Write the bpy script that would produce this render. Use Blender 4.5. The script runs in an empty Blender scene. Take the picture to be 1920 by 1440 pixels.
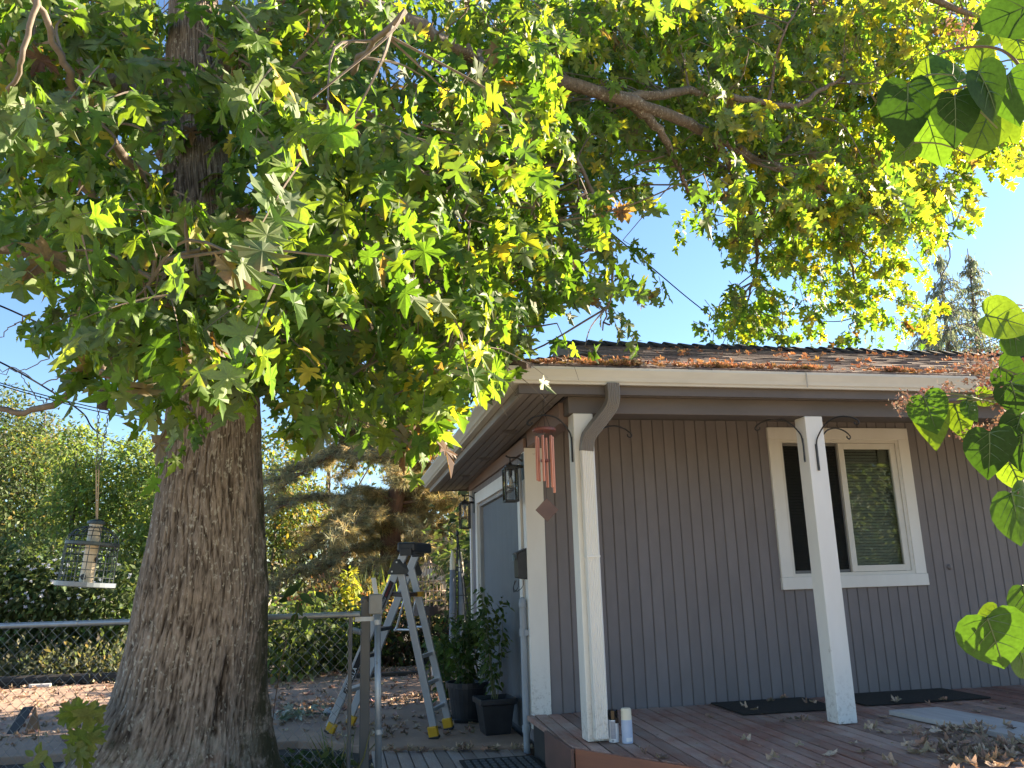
import bpy, math, random
import numpy as np
from mathutils import Vector, Matrix
random.seed(7); rng = np.random.default_rng(7)
scene = bpy.context.scene
COL = scene.collection
PI = math.pi

# ------------------------------------------------------------------ camera
FPX = 1551.6; CAM = np.array([-1.5384, -5.3407, 0.9955])
def cam_axes(yaw=11.8353, pitch=13.3853, roll=-1.67):
    y, p, r = np.radians([yaw, pitch, roll])
    f = np.array([np.sin(y)*np.cos(p), np.cos(y)*np.cos(p), np.sin(p)])
    ri = np.array([np.cos(y), -np.sin(y), 0]); up = np.cross(ri, f)
    return ri*np.cos(r)+up*np.sin(r), -ri*np.sin(r)+up*np.cos(r), f
RI, UP, FW = cam_axes()
cd = bpy.data.cameras.new('camera'); cam = bpy.data.objects.new('camera', cd); COL.objects.link(cam)
cd.sensor_fit = 'HORIZONTAL'; cd.sensor_width = 36; cd.lens = FPX/1920*36
cd.clip_start = 0.05; cd.clip_end = 2000
cam.matrix_world = Matrix(((RI[0], UP[0], -FW[0], CAM[0]), (RI[1], UP[1], -FW[1], CAM[1]), (RI[2], UP[2], -FW[2], CAM[2]), (0, 0, 0, 1)))
scene.camera = cam
def P(u, v, d=None, x=None, y=None, z=None):
    D = RI*(u-960)/FPX - UP*(v-720)/FPX + FW
    if z is not None: t = (z-CAM[2])/D[2]
    elif y is not None: t = (y-CAM[1])/D[1]
    elif x is not None: t = (x-CAM[0])/D[0]
    else: t = d
    return CAM + t*D
def Q(p):
    v = np.asarray(p)-CAM; w = v@FW
    return 960+FPX*(v@RI)/w, 720-FPX*(v@UP)/w, w

# ------------------------------------------------------------------ world and sun
SUN_AZ, SUN_EL = 77.0, 24.0          # azimuth from +Y towards +X
world = bpy.data.worlds.new('World'); scene.world = world; world.use_nodes = True
nt = world.node_tree; nt.nodes.clear()
sky = nt.nodes.new('ShaderNodeTexSky'); sky.sky_type = 'NISHITA'; sky.sun_disc = False
sky.sun_elevation = math.radians(SUN_EL); sky.sun_rotation = math.radians(SUN_AZ)
sky.air_density = 1.0; sky.dust_density = 0.2; sky.ozone_density = 4.0
bg = nt.nodes.new('ShaderNodeBackground'); bg.inputs['Strength'].default_value = 0.05
ow = nt.nodes.new('ShaderNodeOutputWorld')
nt.links.new(sky.outputs[0], bg.inputs[0]); nt.links.new(bg.outputs[0], ow.inputs[0])
sl = bpy.data.lights.new('sun', 'SUN'); sl.energy = 5.0; sl.angle = math.radians(0.53); sl.color = (1.0, 0.83, 0.62)
so = bpy.data.objects.new('sun', sl); COL.objects.link(so)
a, e = math.radians(SUN_AZ), math.radians(SUN_EL)
SUN = Vector((math.sin(a)*math.cos(e), math.cos(a)*math.cos(e), math.sin(e)))
so.rotation_euler = SUN.to_track_quat('Z', 'Y').to_euler(); so.location = (20, 10, 20)
vs = scene.view_settings
vs.view_transform = 'Standard'; vs.look = 'None'; vs.gamma = 1; vs.use_curve_mapping = False
vs.exposure = 2.6

# ------------------------------------------------------------------ materials
MATS = {}
def nodes_of(name):
    m = bpy.data.materials.new(name); m.use_nodes = True
    t = m.node_tree; b = t.nodes['Principled BSDF']
    return m, t, b
def N(t, kind, **kw):
    n = t.nodes.new(kind)
    for k, v in kw.items():
        if k.startswith('i_'): n.inputs[k[2:].replace('_', ' ')].default_value = v
        else: setattr(n, k, v)
    return n
def ramp(t, fac, stops):
    r = t.nodes.new('ShaderNodeValToRGB'); cr = r.color_ramp
    while len(cr.elements) < len(stops): cr.elements.new(0.5)
    for e_, (p, c) in zip(cr.elements, stops):
        e_.position = p; e_.color = (*c, 1) if len(c) == 3 else c
    t.links.new(fac, r.inputs['Fac']); return r.outputs['Color']
def mixc(t, fac, c1, c2, mode='MIX'):
    m = t.nodes.new('ShaderNodeMix'); m.data_type = 'RGBA'; m.blend_type = mode
    for sock, val in ((m.inputs[0], fac), (m.inputs[6], c1), (m.inputs[7], c2)):
        if hasattr(val, 'links') or isinstance(val, bpy.types.NodeSocket): t.links.new(val, sock)
        elif isinstance(val, (int, float)): sock.default_value = val
        else: sock.default_value = (*val, 1) if len(val) == 3 else val
    return m.outputs[2]
def noise(t, scale=5, detail=5, rough=.6, stretch=(1, 1, 1), dist=0, seedobj=False):
    tc = t.nodes.new('ShaderNodeTexCoord'); mp = t.nodes.new('ShaderNodeMapping')
    mp.inputs['Scale'].default_value = stretch
    t.links.new(tc.outputs['Object'], mp.inputs['Vector'])
    v = mp.outputs['Vector']
    if seedobj:
        oi = t.nodes.new('ShaderNodeObjectInfo'); ad = t.nodes.new('ShaderNodeVectorMath'); ad.operation = 'ADD'
        mu = t.nodes.new('ShaderNodeMath'); mu.operation = 'MULTIPLY'; mu.inputs[1].default_value = 37.
        t.links.new(oi.outputs['Random'], mu.inputs[0]); t.links.new(v, ad.inputs[0]); t.links.new(mu.outputs[0], ad.inputs[1]); v = ad.outputs[0]
    n = t.nodes.new('ShaderNodeTexNoise'); n.inputs['Scale'].default_value = scale; n.inputs['Detail'].default_value = detail
    n.inputs['Roughness'].default_value = rough; n.inputs['Distortion'].default_value = dist
    t.links.new(v, n.inputs['Vector']); return n.outputs['Fac']
def bump(t, b, h, strength=.3, dist=.01):
    bn = t.nodes.new('ShaderNodeBump'); bn.inputs['Strength'].default_value = strength; bn.inputs['Distance'].default_value = dist
    t.links.new(h, bn.inputs['Height']); t.links.new(bn.outputs['Normal'], b.inputs['Normal'])
def objrand(t):
    return t.nodes.new('ShaderNodeObjectInfo').outputs['Random']
def mat(name, c1, c2=None, rough=.6, scale=6, stretch=(1, 1, 1), bmp=0, bdist=.004, metal=0, spec=.5, lo=.35, hi=.65, per=0, detail=6, spots=None):
    if name in MATS: return MATS[name]
    m, t, b = nodes_of(name)
    if c2 is None: c2 = tuple(x*.8 for x in c1)
    f = noise(t, scale, detail, .6, stretch, 0, per > 0)
    col = ramp(t, f, [(lo, c1), (hi, c2)])
    if per > 0:
        v = N(t, 'ShaderNodeMapRange'); v.inputs['To Min'].default_value = 1-per; v.inputs['To Max'].default_value = 1+per
        t.links.new(objrand(t), v.inputs['Value'])
        cb = t.nodes.new('ShaderNodeCombineColor')
        for i in range(3): t.links.new(v.outputs[0], cb.inputs[i])
        col = mixc(t, 1.0, col, cb.outputs[0], 'MULTIPLY')
    if spots:
        sc, th, sc_col = spots
        f2 = noise(t, sc, 4, .7, (1, 1, 1))
        k = ramp(t, f2, [(th, (0, 0, 0)), (min(th+.08, 1), (1, 1, 1))])
        col = mixc(t, k, col, sc_col)
    t.links.new(col, b.inputs['Base Color'])
    b.inputs['Roughness'].default_value = rough; b.inputs['Metallic'].default_value = metal; b.inputs['Specular IOR Level'].default_value = spec
    if bmp:
        f3 = noise(t, scale*3, 6, .65, stretch, 0, per > 0); bump(t, b, f3, bmp, bdist)
    MATS[name] = m; return m
def leafmat(name, trans=.45, tint=(1.5, 1.35, .35), rough=.42, spec=.4, bmp=True):
    if name in MATS: return MATS[name]
    m, t, b = nodes_of(name)
    at = N(t, 'ShaderNodeAttribute', attribute_name='Col')
    col = at.outputs['Color']
    f = noise(t, 14, 3, .6)
    vv = ramp(t, f, [(.3, (.8, .8, .8)), (.7, (1.18, 1.18, 1.18))])
    col = mixc(t, 1.0, col, vv, 'MULTIPLY')
    # pale underside
    geo = N(t, 'ShaderNodeNewGeometry')
    under = mixc(t, .5, col, (.26, .30, .21))
    colb = mixc(t, geo.outputs['Backfacing'], col, under)
    t.links.new(colb, b.inputs['Base Color']); b.inputs['Roughness'].default_value = rough; b.inputs['Specular IOR Level'].default_value = spec
    tr = t.nodes.new('ShaderNodeBsdfTranslucent')
    tc = mixc(t, 1.0, col, tint, 'MULTIPLY'); t.links.new(tc, tr.inputs['Color'])
    mx = t.nodes.new('ShaderNodeMixShader'); mx.inputs[0].default_value = trans
    t.links.new(b.outputs[0], mx.inputs[1]); t.links.new(tr.outputs[0], mx.inputs[2])
    t.links.new(mx.outputs[0], t.nodes['Material Output'].inputs['Surface'])
    MATS[name] = m; return m
def glassmat(name, tint=(.9, .93, .92), refl=.12):
    m, t, b = nodes_of(name)
    tr = t.nodes.new('ShaderNodeBsdfTransparent'); tr.inputs[0].default_value = (*tint, 1)
    gl = t.nodes.new('ShaderNodeBsdfGlossy'); gl.inputs['Roughness'].default_value = .015
    fr = t.nodes.new('ShaderNodeFresnel'); fr.inputs['IOR'].default_value = 1.52
    ad = N(t, 'ShaderNodeMath', operation='ADD'); ad.inputs[1].default_value = refl
    t.links.new(fr.outputs[0], ad.inputs[0])
    mx = t.nodes.new('ShaderNodeMixShader'); t.links.new(ad.outputs[0], mx.inputs[0])
    t.links.new(tr.outputs[0], mx.inputs[1]); t.links.new(gl.outputs[0], mx.inputs[2])
    t.links.new(mx.outputs[0], t.nodes['Material Output'].inputs['Surface'])
    MATS[name] = m; return m

SIDING = mat('taupe_siding', (.200, .177, .176), (.172, .152, .151), .62, 5, (1, 1, .5), .35, .003, per=.05)
SIDEWALL = mat('taupe_siding_side', (.20, .18, .185), (.18, .16, .165), .6, 5, (1, 1, .5), .3, .003, per=.05)
GROOVE = mat('siding_groove', (.135, .119, .115), None, .8)
TRIMW = mat('white_trim_paint', (.78, .755, .70), (.72, .69, .63), .5, 4, (1, 1, .3), .25, .002, spots=(9, .68, (.50, .46, .40)))
_t = TRIMW.node_tree; _b = _t.nodes['Principled BSDF']; _c = _b.inputs['Base Color'].links[0].from_socket
_tc = _t.nodes.new('ShaderNodeTexCoord'); _sp = _t.nodes.new('ShaderNodeSeparateXYZ'); _t.links.new(_tc.outputs['Object'], _sp.inputs[0])
_mr = N(_t, 'ShaderNodeMapRange'); _mr.inputs['From Min'].default_value = .62; _mr.inputs['From Max'].default_value = .24; _t.links.new(_sp.outputs['Z'], _mr.inputs['Value'])
_g = mixc(_t, 1., ramp(_t, noise(_t, 26, 6, .75), [(.50, (0, 0, 0)), (.68, (.8, .8, .8))]), _mr.outputs[0], 'MULTIPLY')
_t.links.new(mixc(_t, _g, _c, (.26, .22, .17)), _b.inputs['Base Color'])
GUTTERM = mat('cream_gutter_paint', (.60, .57, .49), (.52, .49, .42), .42, 2.2, (1, .4, 4), .08, .002, spots=(18, .72, (.27, .24, .19)))
BEAMM = mat('taupe_beam_paint', (.125, .105, .096), (.10, .085, .078), .6, 5, (.4, 1, 1), .3, .003)
SOFFITM = mat('soffit_paint', (.21, .187, .176), (.17, .152, .145), .65, 6, (2, .3, 1), .3, .003, per=.08)
FRIEZEM = mat('brown_frieze_paint', (.22, .145, .12), (.17, .12, .10), .6, 5, (1, .3, 1), .3, .003)
DOORM = mat('blue_grey_door_paint', (.135, .155, .18), (.118, .136, .158), .5, 4, (1, 1, .4), .15, .002, per=.03)
SHINGM = mat('brown_shingle', (.20, .145, .12), (.115, .085, .073), .9, 30, (1, 1, 1), .6, .004, per=.35)
RIDGEM = mat('dark_ridge_shingle', (.05, .045, .048), (.035, .032, .034), .9, 30, (1, 1, 1), .6, .004, per=.25)
DECKM = None
def deckmat(name, red, grey, dark, lo, hi):
    m, t, b = nodes_of(name)
    f1 = noise(t, 3.5, 6, .65, (5, .7, 1), .4, True); f2 = noise(t, 18, 5, .7, (7, .5, 1), .3, True); f3 = noise(t, 2.1, 4, .6, (1, 1, 1), 0)
    c = ramp(t, f1, [(lo, red), (hi, grey)])
    c = mixc(t, ramp(t, f2, [(.35, (1, 1, 1)), (.75, (0, 0, 0))]), c, dark, 'MIX')
    c = mixc(t, ramp(t, f3, [(.4, (0, 0, 0)), (.7, (.75, .75, .75))]), c, grey)
    v = N(t, 'ShaderNodeMapRange'); v.inputs['To Min'].default_value = .68; v.inputs['To Max'].default_value = 1.28
    t.links.new(objrand(t), v.inputs['Value']); cb = t.nodes.new('ShaderNodeCombineColor')
    for i in range(3): t.links.new(v.outputs[0], cb.inputs[i])
    c = mixc(t, 1., c, cb.outputs[0], 'MULTIPLY')
    t.links.new(c, b.inputs['Base Color']); b.inputs['Roughness'].default_value = .62; bump(t, b, f2, .5, .004)
    MATS[name] = m; return m
DECKM = deckmat('worn_red_deck', (.42, .18, .125), (.46, .36, .30), (.24, .115, .085), .40, .66)
WALKM = deckmat('grey_walk_boards', (.33, .25, .21), (.36, .31, .28), (.22, .175, .15), .4, .62)
FASCM = mat('red_deck_fascia', (.30, .115, .062), (.22, .09, .055), .5, 4, (.4, .4, 4), .3, .003, spots=(7, .66, (.20, .12, .09)))
CONC = mat('driveway_concrete', (.36, .245, .175), (.25, .17, .125), .9, 2.2, (1, 1, 1), .5, .006, spots=(30, .62, (.44, .33, .25)))
SOIL = mat('dark_soil', (.055, .045, .035), (.03, .025, .02), .95, 5, (1, 1, 1), .9, .02)
GRASSM = mat('lawn_ground', (.34, .29, .19), (.40, .34, .23), .95, 2, (1, 1, 1), .6, .02)
GALV = mat('galvanised_steel', (.42, .45, .47), (.30, .32, .34), .45, 8, (1, 1, .3), .1, .001, metal=.6, spots=(20, .66, (.25, .22, .18)))
DGALV = mat('weathered_dark_steel', (.10, .10, .10), (.14, .13, .115), .6, 9, (1, 1, .3), .2, .001, metal=.3)
CHAINM = mat('dull_chain_wire', (.26, .28, .29), (.17, .17, .16), .55, 10, metal=.4)
BLACKM = mat('black_metal', (.012, .012, .014), (.02, .02, .022), .45, 12)
BLACKP = mat('black_plastic', (.016, .018, .022), (.03, .032, .038), .4, 7, (1, 1, 1), .1, .002)
ALU = mat('brushed_aluminium', (.58, .60, .62), (.50, .52, .55), .38, 6, (1, 1, .1), .05, .001, metal=.55)
YELP = mat('yellow_plastic', (.62, .36, .02), (.55, .30, .02), .45, 8)
COPPER = mat('copper_tube', (.62, .24, .15), (.52, .19, .12), .33, 5, (1, 1, .2), metal=.75)
REDWOOD = mat('red_stained_wood', (.22, .07, .05), (.15, .05, .04), .5, 10, (1, 6, 1), .2)
BROWNWOOD = mat('brown_wood', (.14, .08, .06), (.10, .055, .045), .55, 10, (1, 6, 1), .2)
PIPEM = mat('grey_conduit_paint', (.30, .33, .36), (.24, .26, .29), .5, 6, (1, 1, .3), .15)
MATM = mat('black_doormat', (.018, .017, .014), (.03, .027, .022), .95, 40, (1, 1, 1), .8, .006)
BOARDM = mat('pale_board', (.56, .53, .50), (.46, .43, .40), .7, 5, (4, .6, 1), .3, .002, spots=(6, .64, (.36, .33, .30)))
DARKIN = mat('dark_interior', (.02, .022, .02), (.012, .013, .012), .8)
BLINDM = mat('grey_blind', (.54, .53, .48), (.47, .46, .42), .6, 3)
SCREENM = mat('grey_screen_frame', (.16, .155, .145), None, .5)
PALEW = mat('pale_stucco', (.52, .47, .40), (.46, .42, .36), .85, 3, bmp=.2)
BLOCKM = mat('grey_block', (.16, .15, .135), (.11, .105, .095), .9, 9, bmp=.4, per=.2)
MORTAR = mat('pale_mortar', (.42, .38, .31), None, .9)
TERRA = mat('terracotta', (.34, .13, .08), (.26, .10, .06), .7)
WHITEP = mat('white_plastic', (.74, .74, .74), (.68, .68, .69), .4)
CREAMP = mat('cream_plastic', (.74, .68, .53), (.70, .64, .50), .4)
BLUEP = mat('pale_blue_label', (.46, .53, .66), (.40, .47, .60), .4, 16)
GREYL = mat('grey_label_print', (.36, .36, .39), (.28, .28, .31), .5, 40, (1, 1, 6))
WINDOWG = glassmat('window_glass', (.80, .83, .80), .02)
LAMPG = glassmat('lantern_glass', (.95, .95, .95), .05)
SEEDM = mat('bird_seed_tube', (.56, .48, .35), (.48, .40, .28), .4, 30)
ROPEM = mat('pale_rope', (.34, .29, .22), None, .9)
YELPIPE = mat('yellow_pole', (.66, .36, .04), None, .5); WHITEPIPE = mat('white_pole', (.62, .62, .60), None, .5)
LOGM = mat('dark_edging_log', (.03, .027, .025), (.045, .04, .035), .9)
PINEBARK = mat('reddish_pine_bark', (.22, .115, .075), (.13, .075, .055), .9, 9, (1, 1, .25), .8, .03)
TWIGM = mat('maple_twig_bark', (.13, .10, .075), (.19, .155, .12), .85, 20, (1, 1, 1), .4, .004)
STEMG = mat('green_stem', (.10, .13, .045), (.13, .12, .06), .6)
STEMB = mat('brown_stem', (.14, .09, .06), (.10, .065, .045), .7)
WIREM = mat('black_cable', (.006, .006, .008), None, 1.0, spec=0.0)
SHBARK = mat('grey_bark', (.15, .125, .10), (.10, .085, .07), .9, 12, (1, 1, .3), .6, .01)

def barkmat():
    m, t, b = nodes_of('furrowed_maple_bark')
    at = N(t, 'ShaderNodeAttribute', attribute_name='Ridge').outputs['Fac']
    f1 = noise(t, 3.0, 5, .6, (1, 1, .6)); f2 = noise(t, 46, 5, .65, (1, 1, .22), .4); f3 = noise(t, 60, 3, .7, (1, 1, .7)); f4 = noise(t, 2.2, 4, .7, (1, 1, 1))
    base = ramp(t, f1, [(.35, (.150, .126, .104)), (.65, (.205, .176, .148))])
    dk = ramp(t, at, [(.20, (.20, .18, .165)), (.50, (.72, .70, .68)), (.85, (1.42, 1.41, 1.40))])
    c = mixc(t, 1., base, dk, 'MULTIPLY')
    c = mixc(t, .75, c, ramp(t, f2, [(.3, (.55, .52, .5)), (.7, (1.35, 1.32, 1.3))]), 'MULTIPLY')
    # lichen flecks
    tc = t.nodes.new('ShaderNodeTexCoord')
    f8 = noise(t, 44, 3, .55, (1, 1, .6)); f9 = noise(t, 70, 2, .5, (1, 1, .55))
    k1 = ramp(t, f8, [(.53, (0, 0, 0)), (.60, (1, 1, 1))]); k2 = ramp(t, f4, [(.36, (0, 0, 0)), (.58, (1, 1, 1))]); k3 = ramp(t, f9, [(.47, (0, 0, 0)), (.58, (1, 1, 1))])
    k = mixc(t, 1., k1, k2, 'MULTIPLY'); k = mixc(t, 1., k, k3, 'MULTIPLY')
    c = mixc(t, k, c, (.40, .385, .33))
    f5 = noise(t, 1.3, 4, .6, (1, 1, .5)); c = mixc(t, ramp(t, f5, [(.62, (0, 0, 0)), (.74, (.8, .8, .8))]), c, (.22, .13, .09))
    sep = t.nodes.new('ShaderNodeSeparateXYZ'); t.links.new(tc.outputs['Object'], sep.inputs[0])
    mr = N(t, 'ShaderNodeMapRange'); mr.inputs['From Min'].default_value = .65; mr.inputs['From Max'].default_value = 0.1; t.links.new(sep.outputs['Z'], mr.inputs['Value'])
    f6 = noise(t, 12, 5, .75); km = mixc(t, 1., ramp(t, f6, [(.5, (0, 0, 0)), (.6, (1, 1, 1))]), mr.outputs[0], 'MULTIPLY')
    c = mixc(t, km, c, (.27, .275, .235))
    f7 = noise(t, 7, 5, .75); km = mixc(t, 1., ramp(t, f7, [(.55, (0, 0, 0)), (.64, (1, 1, 1))]), mr.outputs[0], 'MULTIPLY')
    c = mixc(t, km, c, (.04, .05, .018))
    sband = N(t, 'ShaderNodeAttribute', attribute_name='Moss').outputs['Fac']; f10 = noise(t, 9, 5, .7)  # dark green-brown band down the right side of the trunk
    km = mixc(t, 1., ramp(t, f10, [(.38, (0, 0, 0)), (.52, (1, 1, 1))]), sband, 'MULTIPLY'); c = mixc(t, km, c, (.040, .040, .022))
    t.links.new(c, b.inputs['Base Color']); b.inputs['Roughness'].default_value = .9; b.inputs['Specular IOR Level'].default_value = .2
    bump(t, b, f2, .9, .02)
    MATS['bark'] = m; return m
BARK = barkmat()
LEAFM = leafmat('maple_leaf', .54, (1.6, 1.62, .42), .5, .28)
LILACM = leafmat('lilac_leaf', .44, (1.7, 1.6, .25), .6, .2)
BGLEAF = leafmat('background_leaf', .48, (1.7, 1.6, .7), .6, .25)
NEEDLE = leafmat('conifer_needle', .38, (1.3, 1.2, .7), .7, .2)
DRYM = leafmat('dry_leaf', .12, (1.2, 1.0, .8), .85, .15)
PETALM = leafmat('white_petal', .4, (1.1, 1.1, 1.1), .6, .2)

# ------------------------------------------------------------------ object helpers
def tag(o, label=None, cat=None, group=None, kind=None):
    for k, v in (('label', label), ('category', cat), ('group', group), ('kind', kind)):
        if v: o[k] = v
    return o
def empty(name, loc, label=None, cat=None, group=None, kind=None):
    o = bpy.data.objects.new(name, None); COL.objects.link(o); o.location = loc; o.empty_display_size = .1
    return tag(o, label, cat, group, kind)
def wloc(o):
    v = Vector((0, 0, 0))
    while o is not None: v += o.location; o = o.parent
    return v
def mesh_obj(name, verts, faces, m=None, parent=None, local=False, smooth=False, bevel=0, loc=None):
    me = bpy.data.meshes.new(name)
    off = np.array(wloc(parent)) if (parent is not None and not local) else np.zeros(3)
    v = np.asarray(verts, float) - off
    if loc is not None: v = v - (np.array(loc)-off)
    me.from_pydata(v.tolist(), [], faces); me.update()
    o = bpy.data.objects.new(name, me); COL.objects.link(o)
    if m: me.materials.append(m)
    if parent is not None: o.parent = parent
    if loc is not None: o.location = Vector(loc)-Vector(off)
    if smooth: me.polygons.foreach_set('use_smooth', [True]*len(me.polygons))
    if bevel:
        b = o.modifiers.new('bevel', 'BEVEL'); b.width = bevel; b.segments = 2; b.limit_method = 'ANGLE'; b.harden_normals = False
    return o
class MB:
    def __init__(s): s.v = []; s.f = []
    def add(s, vs_, fs):
        n = len(s.v); s.v += [tuple(x) for x in vs_]; s.f += [tuple(i+n for i in f) for f in fs]; return s
    def box(s, a, b):
        x0, y0, z0 = a; x1, y1, z1 = b
        return s.add([(x0, y0, z0), (x1, y0, z0), (x1, y1, z0), (x0, y1, z0), (x0, y0, z1), (x1, y0, z1), (x1, y1, z1), (x0, y1, z1)],
                     [(3, 2, 1, 0), (4, 5, 6, 7), (0, 1, 5, 4), (1, 2, 6, 5), (2, 3, 7, 6), (3, 0, 4, 7)])
    def obox(s, c, ax, ay, az):      # centre and three half-axis vectors
        c, ax, ay, az = map(np.array, (c, ax, ay, az)); vs_ = []
        for k in (-1, 1):
            for (i, j) in ((-1, -1), (1, -1), (1, 1), (-1, 1)): vs_.append(c+i*ax+j*ay+k*az)
        return s.add(vs_, [(3, 2, 1, 0), (4, 5, 6, 7), (0, 1, 5, 4), (1, 2, 6, 5), (2, 3, 7, 6), (3, 0, 4, 7)])
    def beam(s, p, q, w, h, up=(0, 0, 1)):      # box from p to q, w sideways and h along up
        p, q, up = map(lambda x: np.array(x, float), (p, q, up)); d = q-p; L = np.linalg.norm(d); d /= L
        sx = np.cross(d, up); sx /= np.linalg.norm(sx); u2 = np.cross(sx, d)
        return s.obox((p+q)/2, sx*w/2, u2*h/2, d*L/2)
    def prism(s, poly, z0, z1):
        n = len(poly); v = [(x, y, z0) for x, y in poly]+[(x, y, z1) for x, y in poly]
        f = [tuple(range(n-1, -1, -1)), tuple(range(n, 2*n))]+[(i, (i+1) % n, n+(i+1) % n, n+i) for i in range(n)]
        return s.add(v, f)
    def tube(s, pts, r, n=6, cap=True):
        pts = [np.array(p, float) for p in pts]; m = len(pts)
        rr = [r]*m if np.isscalar(r) else list(r)
        v = []; prev = None
        for i in range(m):
            d = pts[min(i+1, m-1)]-pts[max(i-1, 0)]; L = np.linalg.norm(d); d = d/L if L > 1e-9 else np.array([0, 0, 1.])
            if prev is None:
                a_ = np.array([0, 0, 1.]) if abs(d[2]) < .9 else np.array([1., 0, 0]); x = np.cross(a_, d)
            else: x = prev-d*(prev@d)
            x /= np.linalg.norm(x); prev = x; y = np.cross(d, x)
            for k in range(n):
                t = 2*PI*k/n; v.append(pts[i]+rr[i]*(math.cos(t)*x+math.sin(t)*y))
        f = [(i*n+k, i*n+(k+1) % n, (i+1)*n+(k+1) % n, (i+1)*n+k) for i in range(m-1) for k in range(n)]
        if cap: f += [tuple(range(n-1, -1, -1)), tuple(range((m-1)*n, m*n))]
        return s.add(v, f)
    def lathe(s, prof, c=(0, 0, 0), n=20, a0=0):
        v = []; 
        for (r, z) in prof:
            for k in range(n):
                t = a0+2*PI*k/n; v.append((c[0]+r*math.cos(t), c[1]+r*math.sin(t), c[2]+z))
        m = len(prof); f = [(i*n+k, i*n+(k+1) % n, (i+1)*n+(k+1) % n, (i+1)*n+k) for i in range(m-1) for k in range(n)]
        f += [tuple(range(n-1, -1, -1)), tuple(range((m-1)*n, m*n))]
        return s.add(v, f)
    def build(s, name, m=None, parent=None, **kw): return mesh_obj(name, s.v, s.f, m, parent, **kw)
def copy_tree(o, parent=None):
    c = o.copy(); COL.objects.link(c); c.parent = parent
    for ch in list(o.children): copy_tree(ch, c)
    return c
def smooth_path(pts, k=6):
    pts = [np.array(p, float) for p in pts]
    if len(pts) < 3: return [pts[0]+(pts[-1]-pts[0])*i/k for i in range(k+1)]
    ext = [2*pts[0]-pts[1]]+pts+[2*pts[-1]-pts[-2]]; out = []
    for i in range(1, len(ext)-2):
        p0, p1, p2, p3 = ext[i-1:i+3]
        for j in range(k):
            t = j/k; out.append(.5*((2*p1)+(-p0+p2)*t+(2*p0-5*p1+4*p2-p3)*t*t+(-p0+3*p1-3*p2+p3)*t**3))
    out.append(pts[-1]); return out

# ---- leaves
def leaf_template(half, fold=.12, droop=.22, centre=.3):
    pts = [(0, 0)]+half+[(0, 1.0)]+[(-x, y) for x, y in reversed(half)]
    pts = [(0, centre)]+pts
    v = np.array([(x, y, fold*abs(x)-droop*y*y-.10*(abs(x)*2)**2*.5) for x, y in pts])
    n = len(pts)-1
    f = [(0, 1+i, 1+(i+1) % n) for i in range(n)]
    return v, np.array(f)
MAPLE_H = [(.09, .01), (.22, -.07), (.42, -.09), (.36, .04), (.40, .14), (.21, .19), (.33, .25), (.48, .27), (.64, .45), (.50, .46), (.44, .55), (.30, .50), (.145, .44), (.21, .57), (.29, .70), (.16, .73), (.11, .85)]
MAPLE_S = [(.22, -.06), (.42, -.06), (.21, .19), (.62, .45), (.42, .54), (.145, .44), (.27, .70), (.11, .82)]
HEART = [(.10, -.09), (.24, -.13), (.38, -.06), (.47, .10), (.48, .28), (.42, .46), (.31, .64), (.17, .81), (.07, .92)]
OVATE = [(.10, .06), (.22, .22), (.27, .40), (.22, .62), (.11, .83)]
DIAM = [(.22, .4)]
T_MAPLE = leaf_template(MAPLE_H); T_MAPLE2 = leaf_template(MAPLE_H, .3, .45); T_MAPLE3 = leaf_template(MAPLE_H, -.15, .1)
T_MS = leaf_template(MAPLE_S); T_MS2 = leaf_template(MAPLE_S, .3, .5)
def vary(half, seed, base_fold, base_droop):
    r = np.random.default_rng(seed); L_ = [(x*r.uniform(.82, 1.12)+r.normal(0, .012), y+r.normal(0, .018)) for x, y in half]; R_ = [(x*r.uniform(.82, 1.12)+r.normal(0, .012), y+r.normal(0, .018)) for x, y in half]
    pts = [(0, .3), (0, 0)]+L_+[(0, 1.0)]+[(-x, y) for x, y in reversed(R_)]
    a_, b_, ph = r.uniform(-.25, .25), r.uniform(2, 5), r.uniform(0, 6)
    v = []
    for x, y in pts:
        z = base_fold*abs(x)-base_droop*y*y-.9*max(0, abs(x)-.22)**2*r.uniform(.6, 1.8)+.035*math.sin(x*9+ph)+.03*math.sin(y*8+ph*2)+a_*x*y
        v.append((x+.10*math.sin(ph)*y*y, y, z))
    n = len(pts)-1
    return np.array(v), np.array([(0, 1+i, 1+(i+1) % n) for i in range(n)])
TM = [vary(MAPLE_H, 100+i, [.12, .25, .35, .05, .45, .2, .3, -.1][i], [.2, .35, .5, .15, .6, .3, .75, .1][i]) for i in range(8)]
TMS = [vary(MAPLE_S, 200+i, [.12, .25, .4, .05][i], [.2, .4, .6, .15][i]) for i in range(4)]
T_OV = leaf_template(OVATE, .2, .25, .4); T_DI = (np.array([(0, 0, 0), (.27, .45, .05), (0, 1, -.1), (-.27, .45, .05)]), np.array([(0, 1, 2), (0, 2, 3)]))
def heart_template(fold=.12, droop=.18, rings=3):
    pts = [(0, 0)]+HEART+[(0, 1.0)]+[(-x, y) for x, y in reversed(HEART)]; n = len(pts); v = []; f = []
    c = np.array([0, .36])
    for k in range(1, rings+1):
        for (x, y) in pts:
            q = c+(np.array([x, y])-c)*k/rings; x_, y_ = q
            v.append((x_, y_, fold*abs(x_)**1.3+.015*math.sin(x_*22)*math.cos(y_*16)-droop*y_*y_-.25*abs(x_)**3))
    v.append((0, .36, -droop*.13)); ci = len(v)-1
    f = [(ci, i, (i+1) % n) for i in range(n)]
    for k in range(rings-1):
        for i in range(n):
            j = (i+1) % n; a_ = k*n
            f += [(a_+i, a_+n+i, a_+n+j), (a_+i, a_+n+j, a_+j)]
    return np.array(v), np.array(f)
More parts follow.
